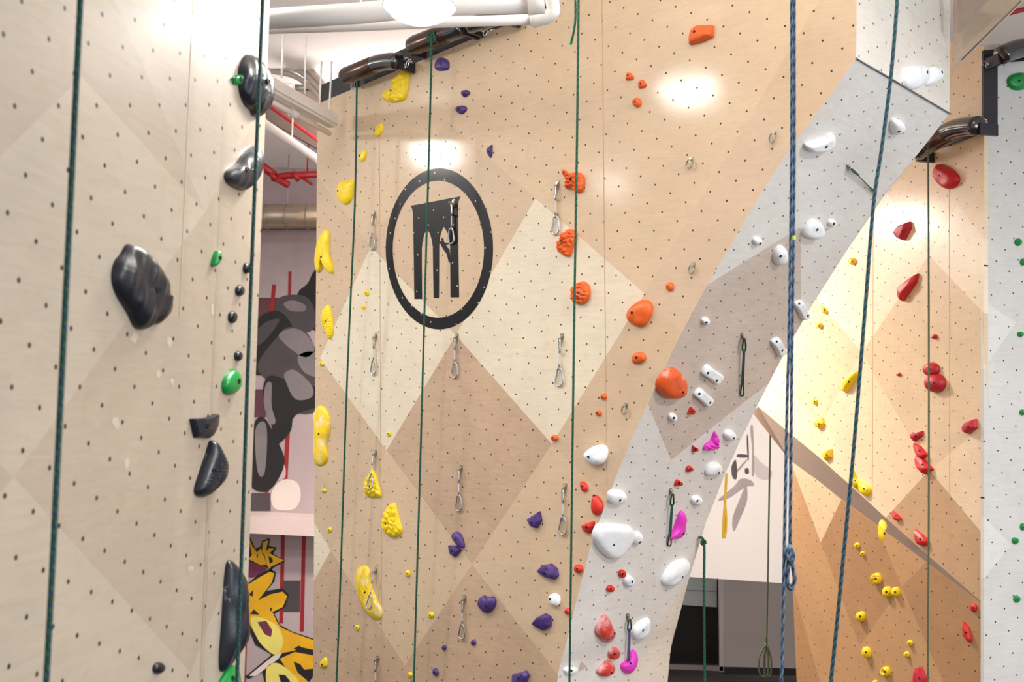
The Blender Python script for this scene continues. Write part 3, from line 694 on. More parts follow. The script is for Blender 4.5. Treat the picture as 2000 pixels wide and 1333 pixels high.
mp('glow_spot', [(130, 1110), (190, 1090), (195, 1165), (125, 1170)], MPK, .006)
bar('brick_patch', 70, 1240, 70, 1330, 55, MG, .0045)
gg = bpy.data.objects.new('graffiti_lettering', None); COL.objects.link(gg); gg.location = PML.P(550, 1180)
tag(gg, 'yellow wildstyle graffiti letters outlined in black on the pink wall', 'graffiti')
HZ = lambda x, y: (470+x*170/642, 980+y*353/1333)
YA, YB, MAU = paint('paint_gold', (226, 170, 20), .14), paint('paint_pale_yellow', (228, 214, 110), .1), paint('paint_mauve', (110, 45, 70))
def gp(n, px, m, off, smooth=False): return mp(n, px, m, off, smooth, gg, HZ)
for x0, x1 in ((313, 299), (468, 452)): bar('ladder_rail', x0, 205, x1, 900 if x0 < 400 else 960, 14, MRED, .004, gg, HZ)
bar('brick_patch', 380, 585, 375, 815, 62, MG, .0045, gg, HZ)
bar('ladder_rail', 35, 1050, 25, 1400, 12, MRED, .004, gg, HZ)
gp('drip_patch', [(40, 440), (190, 440), (180, 520), (60, 560)], MAU, .004, True)
# BK tag: black backing, then gold letters
gp('letter_shadow', [(-20, 180), (60, 240), (110, 350), (150, 330), (160, 290), (215, 270), (210, 330), (268, 340), (240, 385), (330, 440), (240, 490), (225, 520), (190, 480), (60, 440), (-20, 430)], MK, .006)
gp('letter_b', [(60, 270), (90, 330), (120, 375), (150, 345), (160, 380), (180, 420), (190, 465), (150, 470), (60, 425), (85, 395)], YA, .008)
gp('letter_b_slot', [(118, 345), (126, 343), (128, 372), (120, 374)], MK, .009); gp('letter_b_slot', [(120, 390), (128, 388), (130, 415), (121, 416)], MK, .009)
gp('letter_k', [(165, 300), (205, 285), (195, 330), (185, 370), (210, 345), (250, 348), (215, 380), (240, 395), (320, 435), (250, 470), (225, 480), (215, 500), (195, 470), (180, 400), (158, 370)], YA, .008)
gp('letter_k_slot', [(205, 400), (235, 420), (240, 445), (215, 460)], MK, .009)
# large letters
gp('letter_shadow', [(-30, 560), (60, 600), (130, 540), (215, 500), (262, 520), (250, 590), (190, 660), (310, 640), (358, 690), (330, 780), (250, 830), (290, 910), (380, 960), (560, 1020), (560, 1260), (500, 1340), (560, 1420), (200, 1420), (160, 1260), (60, 1310), (30, 1295), (230, 1130), (110, 1060), (40, 900), (-30, 900)], MK, .006)
gp('large_letter', [(-30, 570), (60, 610), (140, 560), (215, 518), (250, 530), (230, 600), (130, 730), (220, 685), (310, 665), (345, 700), (310, 780), (235, 815), (270, 890), (300, 930), (400, 975), (560, 1030), (560, 1100), (430, 1070), (400, 1100), (250, 1130), (140, 1040), (60, 890), (-30, 900)], YA, .008)
gp('large_letter', [(80, 850), (250, 900), (310, 1000), (305, 1080), (260, 1130), (190, 1090), (120, 1000)], YB, .009, True)
gp('letter_slot', [(125, 890), (190, 880), (235, 950), (225, 1000), (180, 980)], MAU, .010); gp('letter_slot', [(60, 690), (95, 650), (90, 700)], MK, .010); gp('letter_slot', [(70, 830), (100, 795), (140, 835)], MK, .010); gp('letter_slot', [(215, 780), (235, 790), (225, 815)], MK, .010)
gp('large_letter', [(290, 1160), (400, 1110), (560, 1140), (560, 1230), (470, 1240), (440, 1200), (390, 1180), (420, 1260), (500, 1330), (440, 1420), (380, 1300)], YA, .008)
gp('large_letter', [(60, 1285), (240, 1140), (310, 1110), (280, 1160), (110, 1290)], MCR, .009)
gp('large_letter', [(190, 1240), (260, 1190), (350, 1240), (430, 1330), (420, 1420), (220, 1420)], YB, .009, True)
gp('letter_slot', [(280, 1275), (330, 1280), (370, 1330), (300, 1340)], MK, .010); gp('letter_slot', [(385, 1090), (430, 1062), (475, 1090), (465, 1125), (420, 1090)], MK, .010)
# faint grey brush drawing on the far white wall
fm = bpy.data.objects.new('grey_mural', None); COL.objects.link(fm); fm.location = PM.P(1450, 920); tag(fm, 'faint grey airbrush drawing on the far white wall beside the arch', 'mural')
XZ = lambda x, y: (1280+x*320/732, 750+y*583/1333)
SG, SD = paint('airbrush_grey', (168, 154, 152), .1), paint('airbrush_dark', (84, 78, 80), .2)
SL = paint('airbrush_light', (203, 190, 186), .05)
for n, px, m_ in (('brush_stroke', [(370, 315), (412, 318), (410, 330), (366, 328)], SD), ('brush_stroke', [(424, 200), (436, 190), (440, 300), (442, 400), (430, 405), (432, 300)], SG), ('brush_stroke', [(408, 240), (414, 235), (418, 330), (412, 335)], SD), ('brush_stroke', [(340, 370), (360, 340), (365, 420), (345, 420)], SD), ('brush_stroke', [(400, 380), (415, 378), (418, 400), (402, 402)], SD), ('brush_stroke', [(380, 425), (425, 430), (440, 455), (400, 462), (330, 510), (280, 520), (350, 460)], SG), ('brush_stroke', [(405, 455), (410, 520), (380, 600), (350, 660), (345, 600), (375, 520)], SG), ('brush_stroke', [(440, 320), (470, 350), (520, 390), (510, 425), (470, 425), (445, 400)], SL), ('brush_stroke', [(360, 390), (405, 340), (408, 346), (366, 396)], SG)):
    decal(n, catmull(px, k=3), fm, m_, .004, PM, XZ)

# faint upright joints between the plywood sheets
def joint(name_mat, wall, pl, u_, v0, v1, w_=.006):
    bm = bmesh.new(); o_ = pl.at(u_, v0, .0004)
    box(bm, o_, pl.u*w_, pl.v*(v1-v0), pl.n*.0006); recalc(bm)
    m = wall.matrix_basis.inverted(); 
    for v_ in bm.verts: v_.co = m @ v_.co
    link('panel_joint', bm, name_mat, wall)
JM = plain('joint_tan', (192, 160, 132), .6, noise_amt=.1); JL = plain('joint_pale_tan', (198, 178, 152), .6, noise_amt=.1); JO = plain('joint_warm_tan', (204, 160, 116), .6, noise_amt=.1)
wc, wl, wu = [bpy.data.objects[n] for n in ('wall_center', 'wall_left', 'wall_right_upper')]
for q, v0, v1 in (((1178, 300), PC.UV(1190, 950)[1], 2.6), ((742, 600), -4.9, 1.9)): joint(JM, wc, PC, PC.UV(*q)[0], v0, v1)
for q, v0, v1 in (((366, 240), PL.UV(350, 620)[1], 2.5), ((404, 1150), -4.9, PL.UV(405, 985)[1])): joint(JL, wl, PL, PL.UV(*q)[0], v0, v1, .003)
for q in ((1855, 700), (1705, 700)): joint(JO, wu, PU, PU.UV(*q)[0], PU.UV(q[0], 960 if q[0] < 1800 else 1110)[1], PU.UV(q[0], 330)[1], .005)

# chalk smears on the left wall and the odd veneer patch at the foot of the arch
CH = plain('chalk_smear', (184, 173, 157), .8, noise_amt=.12, scale=60)
for k, (x, y, w_, h_) in enumerate([(262, 660, 13, 20), (331, 668, 9, 20), (309, 731, 9, 14), (336, 746, 8, 12), (226, 828, 13, 26), (372, 1112, 11, 12), (246, 905, 10, 20), (414, 606, 6, 22)]):
    rr = random.Random(k+40); P = [(x+w_*.6*math.cos(t)*rr.uniform(.6, 1.15), y+h_*.6*math.sin(t)*rr.uniform(.6, 1.15)) for t in [2*math.pi*j/9 for j in range(9)]]
    o = decal('chalk_smear', catmull(P, k=3), None, CH, .0006, PL, lambda x, y: (x, y), th=.0005)
    m = wl.matrix_basis.inverted()
    for v_ in o.data.vertices: v_.co = m @ v_.co
    o.parent = wl
tp = [ARCH.frame(*q, .001)[0] for q in ((1135, 1292), (1147, 1304), (1131, 1312))]
bm = bmesh.new(); f = bm.faces.new([bm.verts.new(p) for p in tp]); r_ = bmesh.ops.extrude_face_region(bm, geom=[f])
for g in r_['geom']:
    if isinstance(g, bmesh.types.BMVert): g.co += UC*.001
recalc(bm); link('veneer_patch', bm, plain('patch_tan', (206, 186, 168), .5), bpy.data.objects['wall_arch'])
# ------------------------------------------------------------------ ropes
R_GB = ropemat('rope_green_blue', (22, 92, 62), (30, 36, 92), (28, 60, 52), 55)
R_DG = ropemat('rope_dark_green', (18, 78, 58), (14, 44, 38), (26, 96, 72), 60)
R_BL = ropemat('rope_blue_speckle', (52, 80, 108), (20, 36, 66), (96, 120, 138), 48)
R_TL = ropemat('rope_teal_navy', (20, 60, 72), (12, 26, 44), (40, 88, 98), 60)
R_PG = ropemat('rope_faded_green', (96, 104, 78), (70, 82, 62), None, 60)
def rope(pts, r, mat, label, name='climbing_rope', cat='rope', group='hanging climbing ropes', k=5, extra=()):
    bm = bmesh.new(); uvl = bm.loops.layers.uv.new('UVMap'); P = catmull([tuple(p) for p in pts], closed=False, k=k) if len(pts) > 2 else [tuple(p) for p in pts]
    if len(P) == 2: P = [tuple(Vector(P[0]).lerp(Vector(P[1]), t/12)) for t in range(13)]
    o0 = Vector(P[0]); tube(bm, [Vector(p)-o0 for p in P], r, 10, uvl); recalc(bm); o = link(name, bm, mat, smooth=True); o.location = o0
    tag(o, label, cat, group); return o
def ropepart(o, name, pts, r, mat, k=5):
    bm = bmesh.new(); uvl = bm.loops.layers.uv.new('UVMap'); P = catmull([tuple(Vector(p)-o.location) for p in pts], closed=False, k=k); tube(bm, P, r, 8, uvl); recalc(bm)
    return link(name, bm, mat, o, smooth=True)
rope([D(158, -20, 1.62), D(157, 0, 1.62), D(124, 666, 1.64), D(90, 1340, 1.66), D(44, 2100, 1.66)], .0052, R_GB, 'thick green and navy rope at the far left, nearest of all')
rope([D(514, -20, 2.72), D(513, 0, 2.72), D(503, 240, 2.72), D(486, 666, 2.72), D(464, 1300, 2.72), D(420, 2300, 2.72)], .0052, R_GB, 'green and blue rope hanging at the right edge of the left wall')
t = PC.P(697, 150, .20)
rope([PC.P(697, 160, .205), PC.P(693, 400, .2), PC.P(678, 740, .17), PC.P(657, 1340, .12), PC.P(630, 1800, .12)], .0066, R_DG, 'dark green rope hanging from the leftmost belay barrel')
r4 = rope([PC.P(843, 62, .205), PC.P(841, 180, .2), PC.P(832, 500, .2), PC.P(821, 900, .17), PC.P(808, 1340, .12), PC.P(795, 1800, .12)], .0064, R_DG, 'dark green rope crossing the round black sticker')
for dx in (-4, 4): ropepart(r4, 'wrap', [PC.P(843+dx, 60, .21), PC.P(841+dx*1.6, 72, .215), PC.P(843+dx, 84, .21)], .006, R_DG)
ropepart(r4, 'tail_loop', [PC.P(843, 60, .21), PC.P(850, 76, .215), PC.P(853, 84, .21)], .004, R_DG)
rope([PC.P(1131, -30, .9), PC.P(1130, 0, .9), PC.P(1127, 270, .85), PC.P(1121, 666, .75), PC.P(1112, 1340, .55), PC.P(1104, 1800, .4)], .0058, R_DG, 'dark green rope passing in front of the orange holds')
o = rope([PC.P(1123, -30, .9), PC.P(1124, 30, .88), PC.P(1121, 60, .88), PC.P(1115, 86, .88)], .0052, R_DG, 'short loose rope tail ending near the top of the centre wall')
ropepart(o, 'taped_tip', [PC.P(1116, 80, .88), PC.P(1115, 84, .88), PC.P(1114, 88, .88)], .0058, plain('green_tape', (40, 190, 110), .5))['label'] = 'bright green taped tip'
rope([D(1546, -40, 3.0), D(1546, 300, 3.0), D(1541, 660, 3.0), D(1538, 760, 3.0), D(1532, 1060, 3.0), D(1526, 1340, 3.0), D(1505, 2100, 3.0)], 0.0050, R_BL, 'blue speckled rope strand running down past the loop knot')
r6 = rope([D(1551, -40, 3.02), D(1551, 300, 3.02), D(1549, 500, 3.02), D(1546, 760, 3.02), D(1543, 1080, 3.02)], 0.0053, R_BL, 'blue speckled rope ending in a knotted loop')
ropepart(r6, 'loop', [D(1542, 1085, 3.0), D(1549, 1112, 3.0), D(1552, 1135, 3.0), D(1545, 1151, 3.0), D(1538, 1140, 3.0), D(1539, 1110, 3.0), D(1541, 1080, 3.0)], .006, R_BL)
ropepart(r6, 'knot', [D(1543, 1066, 3.0), D(1536, 1074, 2.985), D(1537, 1088, 2.98), D(1546, 1094, 2.985), D(1549, 1082, 3.02), D(1543, 1072, 3.03), D(1538, 1080, 3.0), D(1545, 1100, 2.99), D(1549, 1090, 2.99), D(1545, 1072, 2.985), D(1538, 1096, 2.98)], .0064, R_BL)
ropepart(r6, 'marker_band', [D(1549.6, 461, 3.02), D(1549.5, 465, 3.02), D(1549.3, 469, 3.02)], .0068, plain('yellow_marker', (205, 225, 50), .6))['label'] = 'yellow marker band'
rope([D(1753, -20, 3.4), D(1751, 20, 3.4), D(1740, 150, 3.4), D(1722, 290, 3.4), D(1706, 400, 3.4), D(1690, 600, 3.4), D(1668, 870, 3.4), D(1650, 1060, 3.4), D(1622, 1340, 3.4), D(1540, 2100, 3.4)], .0064, R_TL, 'teal rope slanting down over the arch and the warm wall')
rope([PU.P(1813, 286, .20), PU.P(1814, 600, .2), PU.P(1814, 1000, .25), PU.P(1812, 1340, .3), PU.P(1812, 1800, .3)], .0062, R_PG, 'thin faded green rope before the crimson holds')
rope([D(1666, 110, 8.0), D(1662, 470, 8.0), D(1659, 700, 8.0), D(1657, 1340, 8.0), D(1654, 1700, 8.0)], .0062, R_PG, 'thin faded green rope before the yellow holds of the warm wall')
r10 = rope([D(1507, 690, 9.5), D(1505, 800, 9.5), D(1500, 1100, 9.5), D(1497, 1262, 9.5)], .0085, R_PG, 'pale green rope dangling before the far white wall')
for k, (dx, w_) in enumerate([(-5, 9), (3, 6), (-1, 4)]):
    ropepart(r10, 'coil', [D(1497, 1258+k*3, 9.5), D(1497+dx-w_, 1285, 9.5), D(1497+dx-w_*.8, 1318, 9.5), D(1497+dx+w_*.8, 1320, 9.5), D(1497+dx+w_, 1288, 9.5), D(1498, 1262, 9.5)], .008, R_PG)
def onface(x, y, off): return ARCH.frame(x, y, off)[0]
YK = ARCH.frame(1364, 1056)[0].y-.03
r11 = rope([ARCH.frame(1364, 1050)[0]+UC*.004, D(1375, 1062, YK), D(1375, 1150, YK), D(1377, 1340, YK), D(1386, 1700, YK)], .0085, R_DG, 'dark green rope knotted at the right edge of the arch')
ropepart(r11, 'knot', [D(1372, 1056, YK), D(1377, 1058, YK-.012), D(1375, 1064, YK-.015), D(1370, 1062, YK-.012), D(1373, 1055, YK-.015), D(1378, 1062, YK)], .009, R_DG)
# yellow sling hanging behind the arch
YS = plain('yellow_webbing', (222, 180, 50), .7); 
o = rope([D(1419, 925, 6.9), D(1417, 960, 6.9), D(1416, 988, 6.9)], .009, YS, 'yellow webbing sling hanging off the right edge of the arch', 'webbing_sling', 'sling', None)
ropepart(o, 'loop', [D(1416, 985, 6.9), D(1413.5, 1015, 6.9), D(1413, 1050, 6.9), D(1417, 1040, 6.9), D(1418, 1010, 6.9), D(1416, 986, 6.9)], .009, YS)
# ------------------------------------------------------------------ quickdraws
GRN = plain('green_anodised', (24, 90, 60), .3, .7); SLV = plain('draw_silver', (196, 196, 192), .25, .9, noise_amt=.02)
SLG = plain('sling_white_grey', (206, 202, 200), .8); SGR = plain('sling_green', (60, 110, 92), .8); SBL = plain('sling_blue_grey', (98, 110, 150), .8)
HNG = plain('hanger_worn_steel', (168, 160, 140), .35, .85)
def biner(name, o, c, e1, e2, L, w, r, mat, flip=1):
    """pear carabiner: e1 down, e2 across"""
    prof = [(0, 0), (.10, .32), (.30, .42), (.62, .50), (.86, .46), (.98, .20), (1.0, -.05), (.92, -.36), (.70, -.44), (.35, -.30), (.10, -.22)]
    pts = catmull([tuple(c+e1*(a*L)+e2*(b_*w*flip)) for a, b_ in prof], k=4)
    bm = bmesh.new(); tube(bm, pts, r, 8, closed=True); recalc(bm); bi = link(name, bm, mat, o, smooth=True)
    bm = bmesh.new(); tube(bm, [c+e1*(.16*L)+e2*(-.24*w*flip), c+e1*(.72*L)+e2*(-.43*w*flip)], r*.75, 8); recalc(bm); link('gate', bm, SLV, bi, smooth=True)
    return bi
def strip(name, o, a, b_, across, w, t, mat):
    bm = bmesh.new(); d = b_-a; n = d.cross(across).normalized(); ac = across.normalized()
    box(bm, a-ac*w/2-n*t/2, ac*w, n*t, d); bmesh.ops.bevel(bm, geom=bm.edges[:], offset=t*.3, segments=1, affect='EDGES'); recalc(bm); return link(name, bm, mat, o)
def quickdraw(surf, top, bot, label, metal=SLV, sling=SLG, group='steel quickdraws on the centre wall', flip=1, out=.02, w=.058, hangerm=HNG):
    p, n, u = surf.frame(*top); e2 = u.normalized()
    o = empty('quickdraw', p); tag(o, label, 'quickdraw', group)
    # end point: hangs plumb a little off the wall
    q, n2, _ = surf.frame(*bot); q = q+n2*out
    dn = (q-(p+n*.03)); L = dn.length; dn.normalize()
    z = Vector((0, 0, 0))
    # hanger plate bolted to the wall
    bm = bmesh.new(); box(bm, -e2*.013-dn*.016+n*.001, e2*.026, dn*.036, n*.003); box(bm, -e2*.004+dn*.012+n*.001, e2*.003, dn*.022, n*.03)
    box(bm, e2*.003+dn*.012+n*.001, e2*.003, dn*.022, n*.03); recalc(bm); hg = link('hanger', bm, hangerm, o)
    bm = bmesh.new(); tube(bm, [n*.002, n*.013], .009, 6); recalc(bm); link('hanger_bolt', bm, MET, hg)
    c = n*.022+dn*.02; a = L*.27
    if metal is SLV:
        biner('upper_carabiner', o, c, dn, n*.5+e2*.6, a, w*.8, .0055, metal, -1)
        s0 = c+dn*a*.88; s1 = c+dn*(L-.02-L*.30)
        strip('sling', o, s0, s1, (e2*.8+n*.3), .011, .005, sling)
        strip('keeper', o, s1-dn*.035, s1, (e2*.8+n*.3), .014, .008, plain('keeper_grey', (120, 112, 116), .7))
        biner('lower_carabiner', o, s1-dn*.012, dn, e2, L-(s1-z).length+.01+.01, w, .0055, metal, flip)
    else:
        biner('upper_carabiner', o, c, dn, e2, a*.75, w*.75, .005, metal, -flip)
        s0 = c+dn*a*.65; s1 = c+dn*(L-.02-L*.16)
        for k in (-1, 1): strip('sling', o, s0+e2*.003*k, s1+e2*.008*k, (e2*.4+n*.8), .012, .003, sling)
        biner('lower_carabiner', o, s1-dn*.01, dn, e2*.7+n*.3, L*.2, w*.7, .0045, metal, flip)
    return o
for top, bot, lab, fl in [
 ((732, 416), (729, 486), 'steel quickdraw left of the round black sticker', 1),
 ((887, 394), (884, 474), 'steel quickdraw hanging over the round black sticker', -1),
 ((1090, 358), (1087, 456), 'steel quickdraw left of the rope between orange holds', 1),
 ((735, 655), (731, 730), 'steel quickdraw level with the pair of tiny yellow footholds', 1),
 ((893, 656), (890, 736), 'steel quickdraw at the upper tip of the big brown diamond', 1),
 ((1098, 657), (1094, 752), 'steel quickdraw left of the dark green rope, level with the orange bean hold', 1),
 ((734, 884), (734, 954), 'steel quickdraw hanging over the yellow hooked hold', 1),
 ((901, 914), (898, 996), 'steel quickdraw in the lower half of the big brown diamond', 1),
 ((1104, 950), (1101, 1042), 'steel quickdraw beside the rope right of the purple corner hold', 1),
 ((735, 1113), (732, 1186), 'steel quickdraw beside the long yellow banana hold', 1),
 ((908, 1168), (904, 1246), 'steel quickdraw left of the purple heart hold', 1),
 ((738, 1286), (736, 1360), 'steel quickdraw cut by the bottom edge of the photo', 1)]:
    quickdraw(PC, top, bot, lab, flip=fl, out=.065 if 'yellow hooked' in lab or 'banana' in lab else .02)
quickdraw(ARCH, (1449, 654), (1446, 770), 'green quickdraw hanging in the dark diamond of the arch', GRN, SGR, 'green quickdraws on the arch', w=.05)
quickdraw(ARCH, (1309, 958), (1304, 1064), 'green quickdraw beside the pink fin hold on the arch', GRN, SGR, 'green quickdraws on the arch', w=.05)
quickdraw(ARCH, (1225, 1203), (1224, 1306), 'green quickdraw with blue sling over the lowest pink hold', GRN, SBL, 'green quickdraws on the arch', w=.05)
o = quickdraw(ARCH, (1656, 324), (1706, 374), 'green quickdraw dragged sideways by the teal rope near the crease', GRN, SGR, 'green quickdraws on the arch', w=.05)
# ring hangers without draws
for (x, y), lab in (((1512, 266), 'empty wire ring hanger nearest the arch crease'), ((1350, 317), 'empty wire ring hanger below the big lamp glare'), ((1354, 523), 'empty wire ring hanger up and right of the orange bean hold'), ((1223, 797), 'empty wire ring hanger above the large white teardrop hold')):
    p, n, u = PC.frame(x, y); o = empty('ring_hanger', p); tag(o, lab, 'hanger', 'empty ring hangers on the centre wall')
    bm = bmesh.new(); box(bm, -PC.u*.012+PC.v*(-.005)+n*.001, PC.u*.024, PC.v*.032, n*.003); recalc(bm); link('plate', bm, HNG, o)
    bm = bmesh.new(); tube(bm, [PC.v*.015+n*.003, PC.v*.015+n*.012], .008, 6); recalc(bm); link('bolt', bm, MET, o)
    for k, (s_, t_) in enumerate(((.017, .5), (.012, -.45), (.014, .05))):
        a = (PC.u*math.cos(t_)+PC.v*math.sin(t_)*.3); c = n*.02-PC.v*.012
        bm = bmesh.new(); tube(bm, [c+a*(s_*math.sin(q)*(1-.35*math.cos(q)))+PC.v*(s_*1.5*math.cos(q))+n*(.004*k) for q in [2*math.pi*j/18 for j in range(18)]], .0019, 6, closed=True); recalc(bm); link('ring', bm, HNG, o, smooth=True)
# ------------------------------------------------------------------ climbing holds
def holdmat(name, rgb, chalk=0, rough=.42, spec=.5):
    m, N, L, b = newmat(name); c = s2l(rgb)
    tc = N.new('ShaderNodeTexCoord'); nz = N.new('ShaderNodeTexNoise'); nz.inputs['Scale'].default_value = 22; nz.inputs['Detail'].default_value = 5
    L.new(tc.outputs['Object'], nz.inputs['Vector'])
    mr = N.new('ShaderNodeMapRange'); mr.inputs[3].default_value = .86; mr.inputs[4].default_value = 1.12; L.new(nz.outputs[0], mr.inputs[0])
    mx = N.new('ShaderNodeMix'); mx.data_type = 'RGBA'; mx.blend_type = 'MULTIPLY'; mx.inputs[0].default_value = 1; mx.inputs[6].default_value = (*c, 1); L.new(mr.outputs[0], mx.inputs[7]); o = mx.outputs[2]
    if chalk:
        n2 = N.new('ShaderNodeTexNoise'); n2.inputs['Scale'].default_value = 9; n2.inputs['Detail'].default_value = 8; n2.inputs['Roughness'].default_value = .7; L.new(tc.outputs['Object'], n2.inputs['Vector'])
        m2 = N.new('ShaderNodeMapRange'); m2.inputs[1].default_value = .62-chalk*.2; m2.inputs[2].default_value = .74-chalk*.1; m2.inputs[4].default_value = .8; L.new(n2.outputs[0], m2.inputs[0])
        mc = N.new('ShaderNodeMix'); mc.data_type = 'RGBA'; mc.inputs[7].default_value = (.82, .78, .78, 1); L.new(o, mc.inputs[6]); L.new(m2.outputs[0], mc.inputs[0]); o = mc.outputs[2]
    L.new(o, b.inputs['Base Color']); b.inputs['Roughness'].default_value = rough; b.inputs['Specular IOR Level'].default_value = spec
    bp = N.new('ShaderNodeBump'); bp.inputs['Strength'].default_value = .25; bp.inputs['Distance'].default_value = .002
    n3 = N.new('ShaderNodeTexNoise'); n3.inputs['Scale'].default_value = 160; L.new(tc.outputs['Object'], n3.inputs['Vector']); L.new(n3.outputs[0], bp.inputs['Height']); L.new(bp.outputs[0], b.inputs['Normal'])
    return m
HM = dict(yellow=holdmat('hold_yellow', (246, 210, 14)), purple=holdmat('hold_purple', (74, 48, 116)), orange=holdmat('hold_orange', (228, 98, 30)),
 red=holdmat('hold_red', (212, 48, 34)), redchalk=holdmat('hold_red_chalked', (212, 62, 52), .8), orchalk=holdmat('hold_orange_chalked', (222, 88, 36), .35),
 crimson=holdmat('hold_crimson', (186, 28, 48)), scarlet=holdmat('hold_scarlet', (205, 30, 36)), white=holdmat('hold_white', (246, 248, 250), rough=.38), black=holdmat('hold_black', (26, 27, 36), rough=.33),
 greyblk=holdmat('hold_grey_black', (44, 45, 52), .25, rough=.4), green=holdmat('hold_green', (10, 140, 62), rough=.3), pink=holdmat('hold_pink', (238, 62, 200)), ychalk=holdmat('hold_yellow_chalked', (246, 206, 20), .45), bchalk=holdmat('hold_black_chalked', (24, 28, 40), .12, rough=.35))
COLN = dict(yellow='yellow', ychalk='yellow', purple='purple', orange='orange', orchalk='orange', red='red', redchalk='red', crimson='crimson', scarlet='crimson', white='white', black='black', greyblk='black', bchalk='black', green='green', pink='pink')
SURF = dict(L=PL, C=PC, A=ARCH, U=PU, D=PLo, R=PR)
SNAME = dict(L='left wall', C='centre wall', A='arch', U='warm honey wall', D='brown wall below the ledge', R='pale right wall')
def E(cx, cy, w, h, rot=0, n=14):
    a = math.radians(rot); return [(cx+w/2*math.cos(t)*math.cos(a)-h/2*math.sin(t)*math.sin(a), cy+w/2*math.cos(t)*math.sin(a)+h/2*math.sin(t)*math.cos(a)) for t in [2*math.pi*k/n for k in range(n)]]
def cap(x0, y0, x1, y1, w):
    dx, dy = x1-x0, y1-y0; l = math.hypot(dx, dy); dx /= l; dy /= l; nx, ny = -dy, dx; r = w/2
    return [(x0+dx*r*.3+nx*r, y0+dy*r*.3+ny*r), ((x0+x1)/2+nx*r*.92, (y0+y1)/2+ny*r*.92), (x1-dx*r*.3+nx*r, y1-dy*r*.3+ny*r), (x1+nx*r*.45, y1+ny*r*.45), (x1-nx*r*.45, y1-ny*r*.45), (x1-dx*r*.3-nx*r, y1-dy*r*.3-ny*r), ((x0+x1)/2-nx*r*.92, (y0+y1)/2-ny*r*.92), (x0+dx*r*.3-nx*r, y0+dy*r*.3-ny*r), (x0-nx*r*.45, y0-ny*r*.45), (x0+nx*r*.45, y0+ny*r*.45)]
HN = [0]
